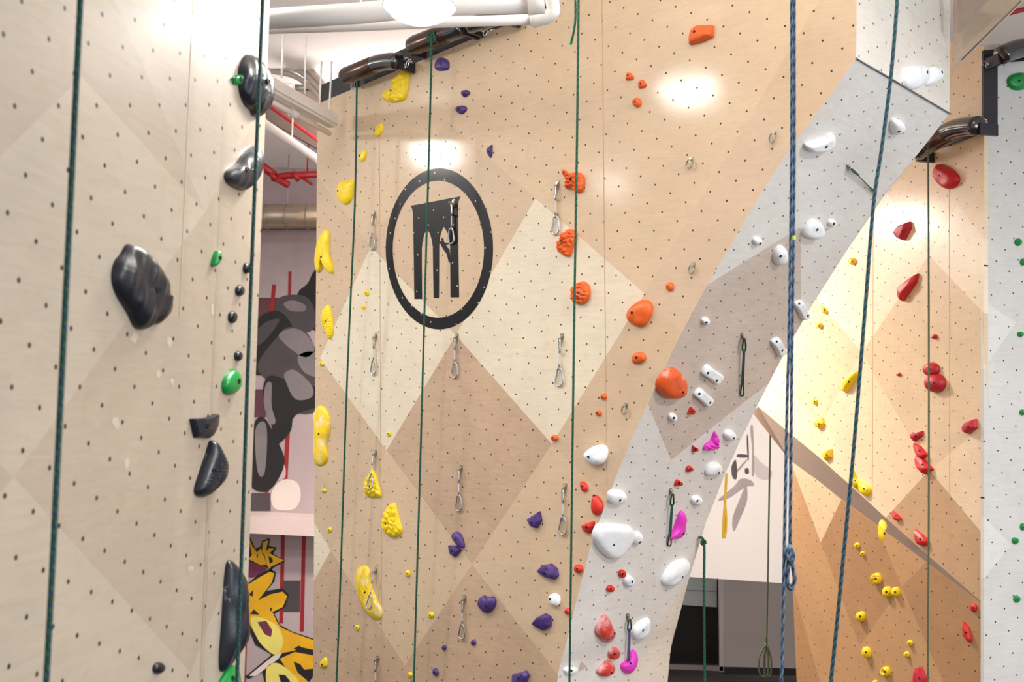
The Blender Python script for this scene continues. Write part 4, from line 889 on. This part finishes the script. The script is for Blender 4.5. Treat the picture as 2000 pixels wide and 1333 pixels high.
def h(surf, col, kind, H, poly, label, bolt=None, bolt2=None):
    H = H/100.0*(.62 if surf == 'L' else (.6 if surf == 'C' and poly[0][0] < 800 else .85)); HN[0] += 1; rnd = random.Random(HN[0]*7+3); S_ = SURF[surf]
    cx = sum(p[0] for p in poly)/len(poly); cy = sum(p[1] for p in poly)/len(poly)
    p, n, u = S_.frame(cx, cy); u = (u-n*u.dot(n)).normalized(); v = n.cross(u)
    lift = H*.42
    p2 = p+n*lift
    def loc(x, y, off=0.0):
        d = ray(x, y); t = (p+n*off-CAM).dot(n)/d.dot(n); q = CAM+d*t-p; return Vector((q.dot(u), q.dot(v)))
    Q = [loc(x, y, lift) for x, y in poly]
    area = sum(Q[i-1].x*Q[i].y-Q[i].x*Q[i-1].y for i in range(len(Q)))
    if area < 0: Q = Q[::-1]
    flat = kind == 'facet'
    big = max((a-b_).length for a in Q for b_ in Q)
    tiny = big < .05
    if not flat:
        k = 3 if tiny else (5 if kind in ('dome', 'capsule') else 8)
        Q = [Vector(q) for q in catmull([tuple(q) for q in Q], k=k)]
        # even spacing
        per = [0]
        for i in range(len(Q)): per.append(per[-1]+(Q[(i+1) % len(Q)]-Q[i]).length)
        NP = 20 if tiny else (44 if kind in ('dome', 'capsule') else 84); out = []; j = 0
        for i in range(NP):
            s_ = per[-1]*i/NP
            while per[j+1] < s_: j += 1
            f = (s_-per[j])/max(1e-9, per[j+1]-per[j]); out.append(Q[j].lerp(Q[(j+1) % len(Q)], f))
        Q = out
    c = sum(Q, Vector((0, 0)))/len(Q)
    # long axis
    sxx = sum((q-c).x**2 for q in Q); syy = sum((q-c).y**2 for q in Q); sxy = sum((q-c).x*(q-c).y for q in Q)
    ang = .5*math.atan2(2*sxy, sxx-syy); ax = Vector((math.cos(ang), math.sin(ang))) if surf != 'L' else Vector((.12, .99)); ay = Vector((-ax.y, ax.x))
    seed = Vector((rnd.random()*50, rnd.random()*50, 0))
    ap = Vector((rnd.uniform(-.15, .15)*big, rnd.uniform(-.05, .15)*big)) if flat else Vector((0, 0))
    def hgt(q, t):
        """height over the wall at plane point q, t = 0 rim .. 1 top"""
        b = math.sin(t*math.pi/2)**.85
        a = (q-c).dot(ax); s = (q-c).dot(ay)
        z = H*b
        if kind == 'rib': z *= 1+.11*math.sin(a*2*math.pi/max(.014, big/13))*min(1, t*3)
        elif kind == 'finerib': z *= 1+.07*math.sin(a*2*math.pi/max(.009, big/24))*min(1, t*3)
        elif kind == 'lump':
            k_ = noise.noise(Vector((q.x*2.2/big*3, q.y*2.2/big*3, 0))+seed); z *= 1+1.0*abs(k_)*min(1, t*2.5)-.2
        elif kind == 'flute':
            z *= .86+.16*(1-abs(math.sin(s*math.pi/(big*.15)+1.5*noise.noise(Vector((q.x*5, q.y*5, 0))+seed))))*min(1, t*2)+.25*noise.noise(Vector((q.x*14, q.y*14, 0))+seed)
        elif kind == 'hollow': z *= 1-.75*math.exp(-(((q-c).length/(big*.16))**2))
        elif kind == 'capsule': z = H*min(1, math.sin(min(1, t*1.35)*math.pi/2))
        elif kind == 'dome': z *= 1+.2*noise.noise(Vector((q.x*14, q.y*14, 0))+seed)
        return max(z, .0005)
    NR = 5 if tiny else (9 if kind in ('dome', 'capsule') else (18 if not flat else 0))
    bm = bmesh.new()
    if flat:
        lv = [(1.0, 0.0), (.93, .5), (.62, .86)]
        R = []
        for s_, z in lv:
            R.append([bm.verts.new((*(c+ap*(1-s_)+(q-c)*s_*(1+(rnd.uniform(-.05, .05) if z else 0))), H*z*(1+(rnd.uniform(-.13, .13) if z else 0))-(.001 if z == 0 else 0))) for q in Q])
        top = bm.verts.new((*(c+ap), H))
        for a, b_ in zip(R[:-1], R[1:]):
            for k in range(len(Q)): bm.faces.new((a[k], a[(k+1) % len(Q)], b_[(k+1) % len(Q)], b_[k]))
        for k in range(len(Q)): bm.faces.new((R[-1][k], R[-1][(k+1) % len(Q)], top))
        bmesh.ops.triangulate(bm, faces=bm.faces[:]); bev = [e for e in bm.edges]
        bmesh.ops.bevel(bm, geom=bev, offset=min(.003, big*.03), segments=2, affect='EDGES', clamp_overlap=True)
    else:
        R = [[bm.verts.new((*q, -.001)) for q in Q]]
        for j in range(1, NR+1):
            t = j/NR*.96; s_ = math.cos(t*math.pi/2)**.75 if kind != 'capsule' else math.cos(t*math.pi/2)**.55
            R.append([bm.verts.new((*(c+(q-c)*s_), hgt(c+(q-c)*s_, t))) for q in Q])
        top = bm.verts.new((*c, sum(v_.co.z for v_ in R[-1])/len(Q)))
        m = len(Q)
        for a, b_ in zip(R[:-1], R[1:]):
            for k in range(m): bm.faces.new((a[k], a[(k+1) % m], b_[(k+1) % m], b_[k])).smooth = True
        for k in range(m): bm.faces.new((R[-1][k], R[-1][(k+1) % m], top)).smooth = True
    base = [vv for vv in R[0]] if not flat else None
    mw = Matrix((u, v, n)).transposed().to_4x4(); mw.translation = p
    recalc(bm)
    bv = BVHTree.FromBMesh(bm)
    o = link('climbing_hold', bm, HM[col], mw=mw)
    tag(o, label, 'climbing hold', '%s climbing holds on the %s' % (COLN[col], SNAME[surf]))
    inv = mw.inverted()
    for bo in (bolt or (cx-(.12*(max(q[0] for q in poly)-min(q[0] for q in poly)) if surf in 'C' else 0), cy), bolt2):
        if bo is None: continue
        ro = inv @ CAM; rd = inv.to_3x3() @ ray(*bo); hit = bv.ray_cast(ro, rd)
        if hit[0] is None: continue
        r = max(.003, min(.0078, big*.085)); z = hit[0].z; bmn = bmesh.new(); hn = hit[1] if hit[1].z > 0 else -hit[1]
        hn = (hn+Vector((0, 0, 1))).normalized()
        e = hn.orthogonal().normalized(); f_ = hn.cross(e); q0 = hit[0]+hn*.0022
        seg = 14; an = [2*math.pi*k/seg for k in range(seg)]
        R3 = [[bmn.verts.new(q0+(e*math.cos(a)+f_*math.sin(a))*r*s_+hn*z_) for a in an] for s_, z_ in ((1.05, -.005), (1.0, 0), (.72, .0004), (.62, -.0012))]
        for a_, b_ in zip(R3[:-1], R3[1:]):
            for k in range(seg): bmn.faces.new((a_[k], a_[(k+1) % seg], b_[(k+1) % seg], b_[k]))
        bmn.faces.new(R3[-1]); recalc(bmn); link('bolt', bmn, DARK, o)
    return o
# left wall
h('L','black','flute',7,[(262,477),(283,484),(310,510),(328,545),(329,575),(340,590),(336,612),(318,634),(300,632),(296,643),(277,641),(262,612),(240,575),(232,545),(236,515),(250,495)],'biggest black fluted leaf-shaped hold in the middle of the left wall',(309,566))
h('L','black','flute',8,[(486,115),(497,106),(510,118),(525,140),(532,170),(528,205),(518,227),(505,226),(500,215),(490,205),(480,180),(478,140)],'tall black grooved hold at the top right of the left wall',(524,159))
h('L','greyblk','flute',7,[(505,284),(512,300),(510,330),(500,355),(485,372),(462,364),(450,350),(452,335),(470,320),(485,300)],'dusty grey-black hold behind the rope on the left wall')
h('L','green','facet',3,[(455,153),(465,146),(475,144),(475,158),(470,167),(460,166)],'small green hold beside the tall black grooved hold',(471,155))
h('L','green','dome',3,[(427,488),(433,500),(430,512),(421,521),(416,518),(420,500)],'slim green hold at mid height of the left wall',(430,504))
h('L','black','dome',2.5,E(484,524,12,22),'small black knob topmost of four, under the rope')
h('L','black','dome',2.5,E(470,568,14,22),'small black knob second from the top of the four')
h('L','black','dome',2.5,E(456,620,14,24),'small black knob third from the top, leftmost of the four')
h('L','black','dome',2.5,E(467,696,12,20),'small black knob just above the green mitten-shaped hold')
h('L','green','dome',4,[(460,721),(471,735),(470,755),(458,771),(443,769),(439,750),(447,732)],'green rounded hold below the row of small black knobs',(467,745))
h('L','bchalk','facet',5,[(378,819),(405,818),(427,809),(425,835),(414,858),(386,856)],'black angular flared hold above the black crescent')
h('L','bchalk','finerib',6,[(421,860),(435,880),(444,905),(440,935),(420,960),(402,972),(389,960),(400,920),(410,890)],'black ribbed crescent-shaped hold on the left wall')
h('L','bchalk','flute',7,[(452,1106),(465,1100),(482,1130),(486,1180),(484,1250),(465,1290),(440,1310),(444,1210)],'very tall black hold low at the right edge of the left wall')
h('L','green','dome',4,[(455,1300),(466,1305),(470,1333),(468,1350),(430,1350),(440,1320)],'green hold cut by the bottom edge under the tall black hold')
h('L','black','dome',2.5,E(312,1306,19,24,20),'small black lone knob near the bottom of the left wall')
# centre wall, yellow
h('C','yellow','lump',7,[(783,138),(795,137),(796,158),(790,190),(778,198),(760,200),(745,192),(748,180),(765,172),(772,150)],'large lumpy yellow hold at the top under the barrels',(763,177))
h('C','yellow','dome',3,[(742,241),(747,243),(746,258),(737,267),(729,263),(731,254)],'small yellow hold below the lumpy yellow one',(731,255))
h('C','yellow','dome',3,[(712,292),(715,299),(711,313),(703,315),(699,306),(704,300)],'small yellow hold above the ribbed yellow shell',(702,304))
h('C','yellow','rib',6,[(662,357),(675,353),(689,353),(688,372),(683,392),(672,400),(660,390),(657,375)],'yellow ribbed shell-shaped hold touching the left rope',(660,373))
h('C','yellow','finerib',6,[(632,450),(641,455),(641,490),(645,510),(649,522),(645,535),(634,525),(627,512),(625,528),(618,532),(613,515),(615,490),(622,465)],'yellow forked claw-shaped hold on the left edge of the centre wall')
h('C','yellow','rib',5,[(637,596),(643,600),(648,625),(649,648),(643,663),(634,650),(627,630),(627,610)],'yellow ribbed grub-shaped hold below the forked claw')
h('C','yellow','dome',2,E(716,573,9,12),'upper of two tiny yellow footholds near the sticker')
h('C','yellow','dome',2,E(709,600,8,10),'lower of two tiny yellow footholds near the sticker')
h('C','yellow','dome',2,E(627,711,9,9),'tiny yellow foothold on the wall edge above the long yellow hold')
h('C','yellow','dome',2,E(759,848,8,11),'tiny yellow foothold above the left tip of the brown diamond')
h('C','ychalk','dome',6,[(621,793),(632,797),(641,812),(642,840),(635,870),(638,895),(628,910),(613,905),(611,870),(613,830),(612,805)],'long smooth yellow hold on the left edge of the centre wall')
h('C','yellow','lump',5,[(727,918),(734,935),(742,965),(738,972),(722,972),(714,968),(710,945),(718,928)],'yellow hooked hold under a steel quickdraw')
h('C','yellow','lump',6,[(763,984),(770,985),(775,1005),(781,1025),(783,1038),(775,1049),(758,1048),(746,1035),(745,1015),(752,995)],'yellow knobbly foot-shaped hold right of the hooked one',(753,1024))
h('C','yellow','dome',2,E(632,959,9,8),'tiny yellow foothold under the long smooth yellow hold')
h('C','yellow','dome',2,E(643,1036,8,11,20),'tiny yellow foothold left of the rope, left of the knobbly hold')
h('C','yellow','dome',2,E(796,1121,9,13),'small yellow foothold right of the banana hold')
h('C','yellow','dome',2,E(841,1202,12,11),'small yellow foothold between the banana and the lower quickdraw')
h('C','yellow','dome',2,E(697,1227,9,11),'small yellow foothold under the banana, beside the rope')
h('C','yellow','dome',2,E(800,1319,9,10),'small yellow foothold at the bottom edge beside the rope')
h('C','ychalk','finerib',6,[(705,1107),(716,1108),(721,1125),(725,1150),(735,1175),(743,1190),(742,1208),(730,1210),(712,1195),(700,1170),(694,1140),(695,1115)],'yellow banana-shaped ribbed hold, chalky at both ends')
h('C','yellow','dome',3,[(634,1285),(638,1290),(638,1302),(630,1305),(624,1302),(626,1293)],'small yellow hold low at the left edge of the centre wall',(629,1299))
# purple
h('C','purple','dome',4,[(857,112),(868,114),(875,122),(873,135),(860,138),(850,136),(849,125)],'purple rounded hold highest on the centre wall',(860,125))
h('C','purple','dome',3,[(903,177),(912,176),(916,183),(911,187),(906,190),(900,184)],'small purple hold, upper of the close pair',(906,183))
h('C','purple','dome',3,[(892,208),(903,206),(910,210),(909,216),(901,223),(893,220),(889,214)],'purple hold, lower of the close pair',(896,214))
h('C','purple','facet',3,[(960,282),(960,300),(957,309),(951,300),(950,291)],'thin purple half-moon hold right of the pair')
h('C','purple','facet',5,[(1052,999),(1056,1018),(1047,1033),(1036,1030),(1027,1015)],'purple corner-shaped hold right of the big brown diamond',(1038,1022))
h('C','purple','dome',4,[(885,1041),(893,1040),(901,1050),(905,1068),(900,1072),(888,1060),(881,1048)],'purple elongated hold touching the triangular one')
h('C','purple','facet',4,[(874,1066),(890,1067),(900,1076),(888,1090),(877,1083)],'purple triangular hold touching the elongated one')
h('C','purple','facet',5,[(1047,1117),(1058,1105),(1075,1102),(1086,1112),(1089,1125),(1083,1134),(1065,1130)],'purple wedge hold above the small white egg',(1064,1121))
h('C','purple','dome',5,[(935,1170),(943,1164),(950,1168),(960,1166),(966,1174),(962,1190),(950,1199),(937,1190),(932,1180)],'purple heart-shaped hold right of a quickdraw',(948,1185))
h('C','purple','facet',5,[(1063,1199),(1074,1206),(1074,1225),(1060,1234),(1037,1221),(1048,1207)],'purple block hold below the small white egg',(1051,1225))
h('C','purple','dome',2,E(867,1266,8,11),'tiny purple foothold, middle of the three low ones')
h('C','purple','dome',2,E(924,1256,9,12),'tiny purple foothold, rightmost of the three low ones')
h('C','purple','dome',2.5,E(850,1314,10,16,-15),'tiny purple foothold, lowest of the three low ones')
h('C','purple','facet',5,[(999,1318),(1015,1315),(1025,1311),(1032,1320),(1028,1330),(1022,1345),(997,1345)],'purple hold cut by the bottom edge of the photo')
# white and orange on the centre wall
h('C','white','dome',7,[(1139,891),(1148,878),(1165,870),(1180,873),(1182,890),(1175,905),(1160,910),(1148,903)],'large white teardrop hold near the arch edge',(1149,893))
h('C','white','dome',4,[(1072,1165),(1080,1160),(1089,1164),(1092,1174),(1088,1184),(1078,1183),(1072,1175)],'small white egg hold between two purple ones',(1074,1171))
h('C','orange','facet',6,[(1343,73),(1347,57),(1360,49),(1390,48),(1391,70),(1372,80),(1345,87)],'orange block hold at the very top of the wall',(1356,62))
h('C','orange','facet',3,[(1225,141),(1230,142),(1237,151),(1234,156),(1222,157)],'small orange triangle, left of the upper two',(1226,147))
h('C','orange','facet',3,[(1250,156),(1255,156),(1262,166),(1258,171),(1247,173),(1246,165)],'small orange triangle, right of the upper two',(1251,163))
h('C','orange','dome',3,E(1243,200,16,19),'small round orange hold below two triangles',(1240,198))
h('C','orange','facet',3,[(1096,330),(1104,333),(1111,341),(1104,347),(1099,343)],'small orange fin beside the folded orange hold',(1101,337))
h('C','orange','lump',6,[(1106,345),(1120,336),(1135,341),(1138,357),(1134,372),(1126,377),(1115,367),(1104,369),(1104,355)],'orange folded hold behind the rope, highest of three',(1114,350))
h('C','orange','lump',6,[(1108,447),(1122,453),(1123,463),(1116,485),(1110,500),(1100,500),(1088,490),(1089,475),(1097,458)],'orange twisted hold behind the rope, middle of three',(1095,470))
h('C','orange','lump',6,[(1132,550),(1143,553),(1149,565),(1147,583),(1135,595),(1120,592),(1115,580),(1118,560)],'orange shell hold behind the rope, lowest of three')
h('C','orange','dome',6,[(1250,586),(1265,588),(1271,600),(1268,617),(1255,637),(1238,637),(1224,625),(1223,610),(1233,597)],'large smooth orange bean hold',(1234,611))
h('C','orange','dome',3,E(1307,560,15,18),'small round orange hold up and right of the bean',(1304,560))
h('C','orange','dome',4,[(1236,692),(1250,688),(1258,694),(1257,704),(1245,711),(1234,708)],'orange oval hold right below the bean',(1243,699))
h('C','orange','dome',2.5,E(1178,775,12,12),'tiny orange round foothold, upper of the stacked pair',(1176,776))
h('C','orange','dome',2.5,E(1168,807,11,12),'tiny orange round foothold, lower of the stacked pair',(1166,807))
h('C','orange','dome',3,E(1082,856,13,12),'tiny orange foothold left of the rope at the brown diamond tip',(1079,855))
h('C','red','dome',3,[(1133,942),(1142,944),(1147,953),(1144,961),(1136,959)],'small red hold topmost beside the right rope',(1137,950))
h('C','red','dome',4,[(1158,967),(1168,972),(1175,985),(1174,1000),(1165,1008),(1156,1002),(1154,985)],'red tear-shaped hold at the arch edge',(1160,969))
h('C','red','facet',4,[(1134,1029),(1147,1021),(1159,1019),(1159,1030),(1150,1044),(1140,1040)],'red wedge hold left of the big white plate')
h('C','red','dome',3,E(1129,1112,16,18,-20),'small red hold between the rope and the arch edge')
h('C','red','dome',3,E(1108,1195,11,13),'small red hold behind the rope, lowest on the centre wall')
# arch
h('A','orchalk','dome',7,[(1303,727),(1320,722),(1335,733),(1344,752),(1341,770),(1328,780),(1305,781),(1290,770),(1286,755),(1293,738)],'largest orange ball hold, dusted with chalk, on the arch',(1334,767))
h('A','white','capsule',4,cap(1376,721,1409,745,22),'white bar hold, upper of the parallel pair',(1400,744),(1383,729))
h('A','white','capsule',4,cap(1362,765,1389,790,20),'white bar hold, lower of the parallel pair',(1387,787),(1366,770))
h('A','white','dome',3,E(1315,816,16,15),'tiny round white hold under the orange ball',(1316,817))
h('A','white','dome',3,E(1379,628,15,14),'tiny round white hold alone in the dark diamond',(1380,630))
h('A','white','dome',3,E(1480,472,17,16),'small round white hold above the dark diamond',(1485,476))
h('A','white','dome',5,[(1528,481),(1537,490),(1536,508),(1526,519),(1515,516),(1513,502),(1518,489)],'white comma-shaped hold left of the blue ropes')
h('A','white','dome',6,[(1592,431),(1606,438),(1610,452),(1603,465),(1590,468),(1571,461),(1575,445)],'white rounded shield hold right of the blue ropes',(1596,449))
h('A','white','dome',3,E(1626,436,15,13),'small white hold beside the shield-shaped one',(1629,437))
h('A','white','capsule',5,[(1574,284),(1590,279),(1612,272),(1624,263),(1631,266),(1630,280),(1620,291),(1600,295),(1580,294)],'white curved smile-shaped hold high on the arch',(1614,287))
h('A','white','capsule',4,cap(1559,590,1576,624,17),'white bent bar hold on the arch edge by the blue ropes',(1578,617),(1561,594))
h('A','white','capsule',4,cap(1514,663,1530,694,18),'white bar hold left of the blue ropes on the arch edge',(1528,685),(1517,668))
h('A','white','dome',5,[(1743,240),(1750,234),(1765,240),(1767,253),(1755,263),(1743,260)],'greyish white knob just below the arch crease',(1756,257))
h('A','white','dome',5,[(1771,132),(1795,126),(1813,130),(1816,145),(1808,163),(1790,174),(1777,172),(1769,155)],'large white rounded hold above the crease',(1811,141))
h('A','white','dome',5,[(1820,130),(1835,130),(1843,142),(1838,155),(1824,165),(1812,166),(1814,150)],'smaller white hold behind the large one above the crease',(1840,141))
h('A','red','facet',3,[(1350,796),(1355,799),(1359,804),(1353,811),(1344,810)],'small red hold right below the white bars')
h('A','red','facet',3,[(1354,871),(1359,875),(1366,878),(1362,883),(1353,884)],'small red heart hold left of the pink winged one')
h('A','red','facet',3,[(1346,911),(1351,912),(1356,917),(1351,922),(1341,923),(1342,915)],'small red hold right above the red triangle')
h('A','red','facet',3,[(1324,937),(1329,940),(1335,945),(1330,950),(1318,951),(1320,942)],'small red triangle hold near the green quickdraw ring')
h('A','pink','lump',4,[(1398,844),(1403,855),(1404,875),(1395,879),(1376,881),(1380,870),(1390,862)],'pink winged hold under the dark diamond tip',(1401,869))
h('A','white','dome',5,E(1427,852,22,20),'white ball hold right of the pink winged one',(1433,857))
h('A','white','dome',5,[(1380,920),(1388,908),(1403,905),(1411,913),(1410,925),(1400,930),(1382,930)],'white rounded wedge hold below the ball',(1404,924))
h('A','white','dome',4,E(1362,979,20,19,-15),'small white blank knob near the arch edge')
h('A','white','dome',5,[(1191,965),(1200,960),(1218,962),(1225,972),(1218,984),(1200,987),(1190,980)],'white hold at the arch edge above the big plate',(1211,978))
h('A','white','capsule',6,[(1168,1030),(1180,1025),(1225,1028),(1238,1035),(1240,1050),(1228,1070),(1215,1088),(1200,1094),(1185,1088),(1168,1070),(1161,1050)],'biggest white plate-shaped hold at the arch edge',(1199,1065))
h('A','white','dome',4,E(1245,1052,20,26,15),'white knob touching the right of the big plate',(1250,1060))
h('A','pink','dome',5,[(1334,999),(1341,1010),(1338,1040),(1327,1053),(1306,1055),(1318,1035),(1328,1005)],'pink shark-fin hold beside a green quickdraw',(1335,1043))
h('A','white','dome',7,[(1343,1094),(1348,1102),(1344,1118),(1325,1140),(1308,1147),(1297,1142),(1299,1128),(1315,1105),(1330,1097)],'big white lumpy shield hold near the right arch edge',(1333,1128))
h('A','red','dome',3,E(1216,1122,13,16,25),'small red hold touching the white egg')
h('A','white','dome',4,E(1229,1136,20,22),'white egg hold touching the small red one',(1235,1137))
h('A','red','dome',3,E(1193,1151,15,12,-35),'small red oval alone on the lower arch')
h('A','redchalk','dome',6,[(1184,1203),(1190,1208),(1197,1225),(1203,1240),(1195,1255),(1183,1257),(1170,1245),(1166,1232),(1175,1213)],'chalky red pear hold, largest of the low red group',(1200,1238))
h('A','white','dome',5,[(1268,1209),(1272,1220),(1267,1237),(1252,1250),(1240,1250),(1237,1235),(1250,1218)],'white leaf hold right of the lowest green quickdraw',(1256,1232))
h('A','redchalk','dome',4,[(1193,1270),(1205,1266),(1212,1277),(1207,1287),(1195,1289),(1190,1282)],'small chalky red hold, middle of the low red group')
h('A','redchalk','dome',5,[(1180,1297),(1192,1291),(1201,1302),(1200,1315),(1188,1322),(1175,1322),(1168,1312)],'chalky pale red hold at the bottom of the red group',(1194,1315))
h('A','pink','dome',5,[(1236,1271),(1244,1275),(1246,1295),(1238,1312),(1228,1318),(1218,1312),(1216,1300),(1228,1290)],'lowest pink hold, under a quickdraw')
h('A','white','dome',3,[(1102,1310),(1110,1304),(1124,1305),(1130,1310),(1122,1318),(1108,1319)],'flat white hold at the foot of the arch behind the rope')
# warm wall above the ledge
h('U','scarlet','dome',8,[(1827,322),(1838,322),(1858,333),(1869,350),(1860,365),(1845,369),(1833,360),(1822,340)],'large crimson oval hold at the top below the barrel',(1835,343))
h('U','crimson','facet',7,[(1745,455),(1755,440),(1774,432),(1776,445),(1763,470),(1752,465)],'crimson angular wedge second from the top')
h('U','scarlet','facet',7,[(1790,534),(1787,550),(1770,575),(1760,589),(1752,580),(1755,560),(1775,543)],'long red flame-shaped hold')
h('U','scarlet','dome',3,E(1824,658,10,10),'tiny red foothold above the crimson balls')
h('U','scarlet','dome',2,E(1755,732,9,7),'tiny red foothold left of the crimson balls')
h('U','crimson','dome',6,E(1817,722,28,28),'smaller upper crimson ball behind the rope')
h('U','crimson','dome',8,E(1824,749,35,37),'larger lower crimson ball behind the rope')
h('U','crimson','facet',6,[(1880,835),(1888,823),(1903,818),(1906,835),(1890,848),(1879,845)],'crimson wedge nearest the pale wall corner')
h('U','crimson','facet',4,[(1776,849),(1801,842),(1801,852),(1785,864),(1778,857)],'crimson bow-tie hold, top of the chain of three')
h('U','scarlet','facet',5,[(1782,865),(1795,872),(1810,889),(1803,896),(1788,888)],'crimson hold, middle of the chain of three')
h('U','scarlet','facet',6,[(1787,888),(1800,896),(1820,917),(1806,928),(1792,912)],'crimson hold, bottom of the chain of three')
h('U','scarlet','facet',4,[(1741,997),(1750,1004),(1760,1015),(1747,1017)],'small crimson triangle above the ledge')
h('U','scarlet','facet',5,[(1785,1034),(1800,1045),(1812,1058),(1808,1067),(1793,1066),(1786,1055)],'crimson wedge right above the ledge beside the rope')
h('U','yellow','dome',4,E(1664,511,11,14),'small yellow hold highest on the warm wall')
h('U','yellow','dome',4,[(1604,599),(1610,601),(1614,611),(1609,613)],'thin yellow hold beside the arch edge, upper of two')
h('U','yellow','dome',4,E(1600,636,8,12),'thin yellow hold beside the arch edge, lower of two')
h('U','yellow','dome',6,[(1669,725),(1672,733),(1660,755),(1652,766),(1643,763),(1647,748),(1660,735)],'long yellow hold behind the thin rope')
h('U','yellow','dome',3,E(1591,785,8,12),'tiny yellow foothold beside the blue ropes')
h('U','yellow','facet',5,[(1588,826),(1605,817),(1609,828),(1600,838),(1593,833)],'yellow pointed hold, upper of two alike')
h('U','yellow','facet',5,[(1603,887),(1622,877),(1623,893),(1612,901)],'yellow pointed hold, lower of two alike')
h('U','yellow','dome',5,[(1664,918),(1670,935),(1678,945),(1670,955),(1664,945)],'yellow hold behind the teal rope just above the ledge')
h('U','yellow','dome',5,[(1676,942),(1690,947),(1698,957),(1692,969),(1680,962)],'yellow two-lobed hold resting against the ledge')
h('U','yellow','dome',7,[(1718,1016),(1729,1022),(1737,1040),(1735,1062),(1727,1065),(1720,1050)],'long yellow hold reaching down over the ledge')
# brown wall
h('D','yellow','dome',3,E(1673,1066,8,11),'tiny yellow foothold, left of the pair under the ledge')
h('D','yellow','dome',3,E(1684,1082,6,10),'tiny yellow foothold, right of the pair under the ledge')
h('D','yellow','lump',5,E(1710,1131,16,23),'yellow round hold above the yellow twins')
h('D','yellow','dome',5,E(1731,1157,14,22),'yellow hold, left one of the twins')
h('D','yellow','dome',5,E(1748,1157,12,20),'yellow hold, right one of the twins')
h('D','yellow','dome',5,E(1680,1205,14,21),'yellow hold down and left of the twins')
h('D','yellow','dome',5,E(1691,1275,13,23,-12),'yellow leaning hold low beside the thin rope')
h('D','yellow','hollow',5,E(1728,1313,15,21),'yellow hollow ring-like hold near the bottom')
h('D','yellow','dome',3,E(1776,1257,8,12),'tiny yellow foothold, upper of the low pair')
h('D','yellow','dome',3,E(1770,1279,8,12),'tiny yellow foothold, lower of the low pair')
h('D','yellow','dome',3,E(1708,1334,9,10),'yellow foothold cut by the bottom edge')
h('D','scarlet','dome',3,E(1901,1188,11,17),'small red oval under the tip of the ledge')
h('D','scarlet','facet',4,[(1881,1214),(1890,1225),(1896,1250),(1893,1258),(1882,1245),(1879,1228)],'thin crimson sliver hold near the corner')
h('D','crimson','facet',6,[(1787,1305),(1797,1303),(1806,1325),(1808,1350),(1792,1350),(1783,1325)],'dark crimson hold cut by the bottom edge')
h('D','crimson','facet',4,[(1779,1328),(1786,1327),(1792,1336),(1790,1350),(1778,1350)],'small dark crimson hold tucked left of the cut one')
# right wall
h('R','green','dome',5,[(1970,155),(1978,145),(1995,141),(2012,146),(2016,160),(2004,173),(1985,175),(1973,168)],'large round green hold at the top right corner',(1991,158))
h('R','green','dome',3,E(1990,473,13,15),'small green hold, second from the top on the right wall')
h('R','green','dome',3,E(1999,512,10,14),'green hold cut by the right edge below the second one')
h('R','green','dome',3,E(1994,653,11,11),'small green hold near mid height of the right wall')
h('R','green','dome',3,E(1998,806,10,12),'green hold at the right edge above the lower three')
h('R','green','dome',3,E(1999,1030,10,14),'green hold at the right edge, top of the lower three')
h('R','green','dome',3,E(1984,1057,12,13),'small green hold, middle of the lower three')
h('R','green','dome',3,E(1987,1171,12,14,15),'small green hold, lowest on the right wall')
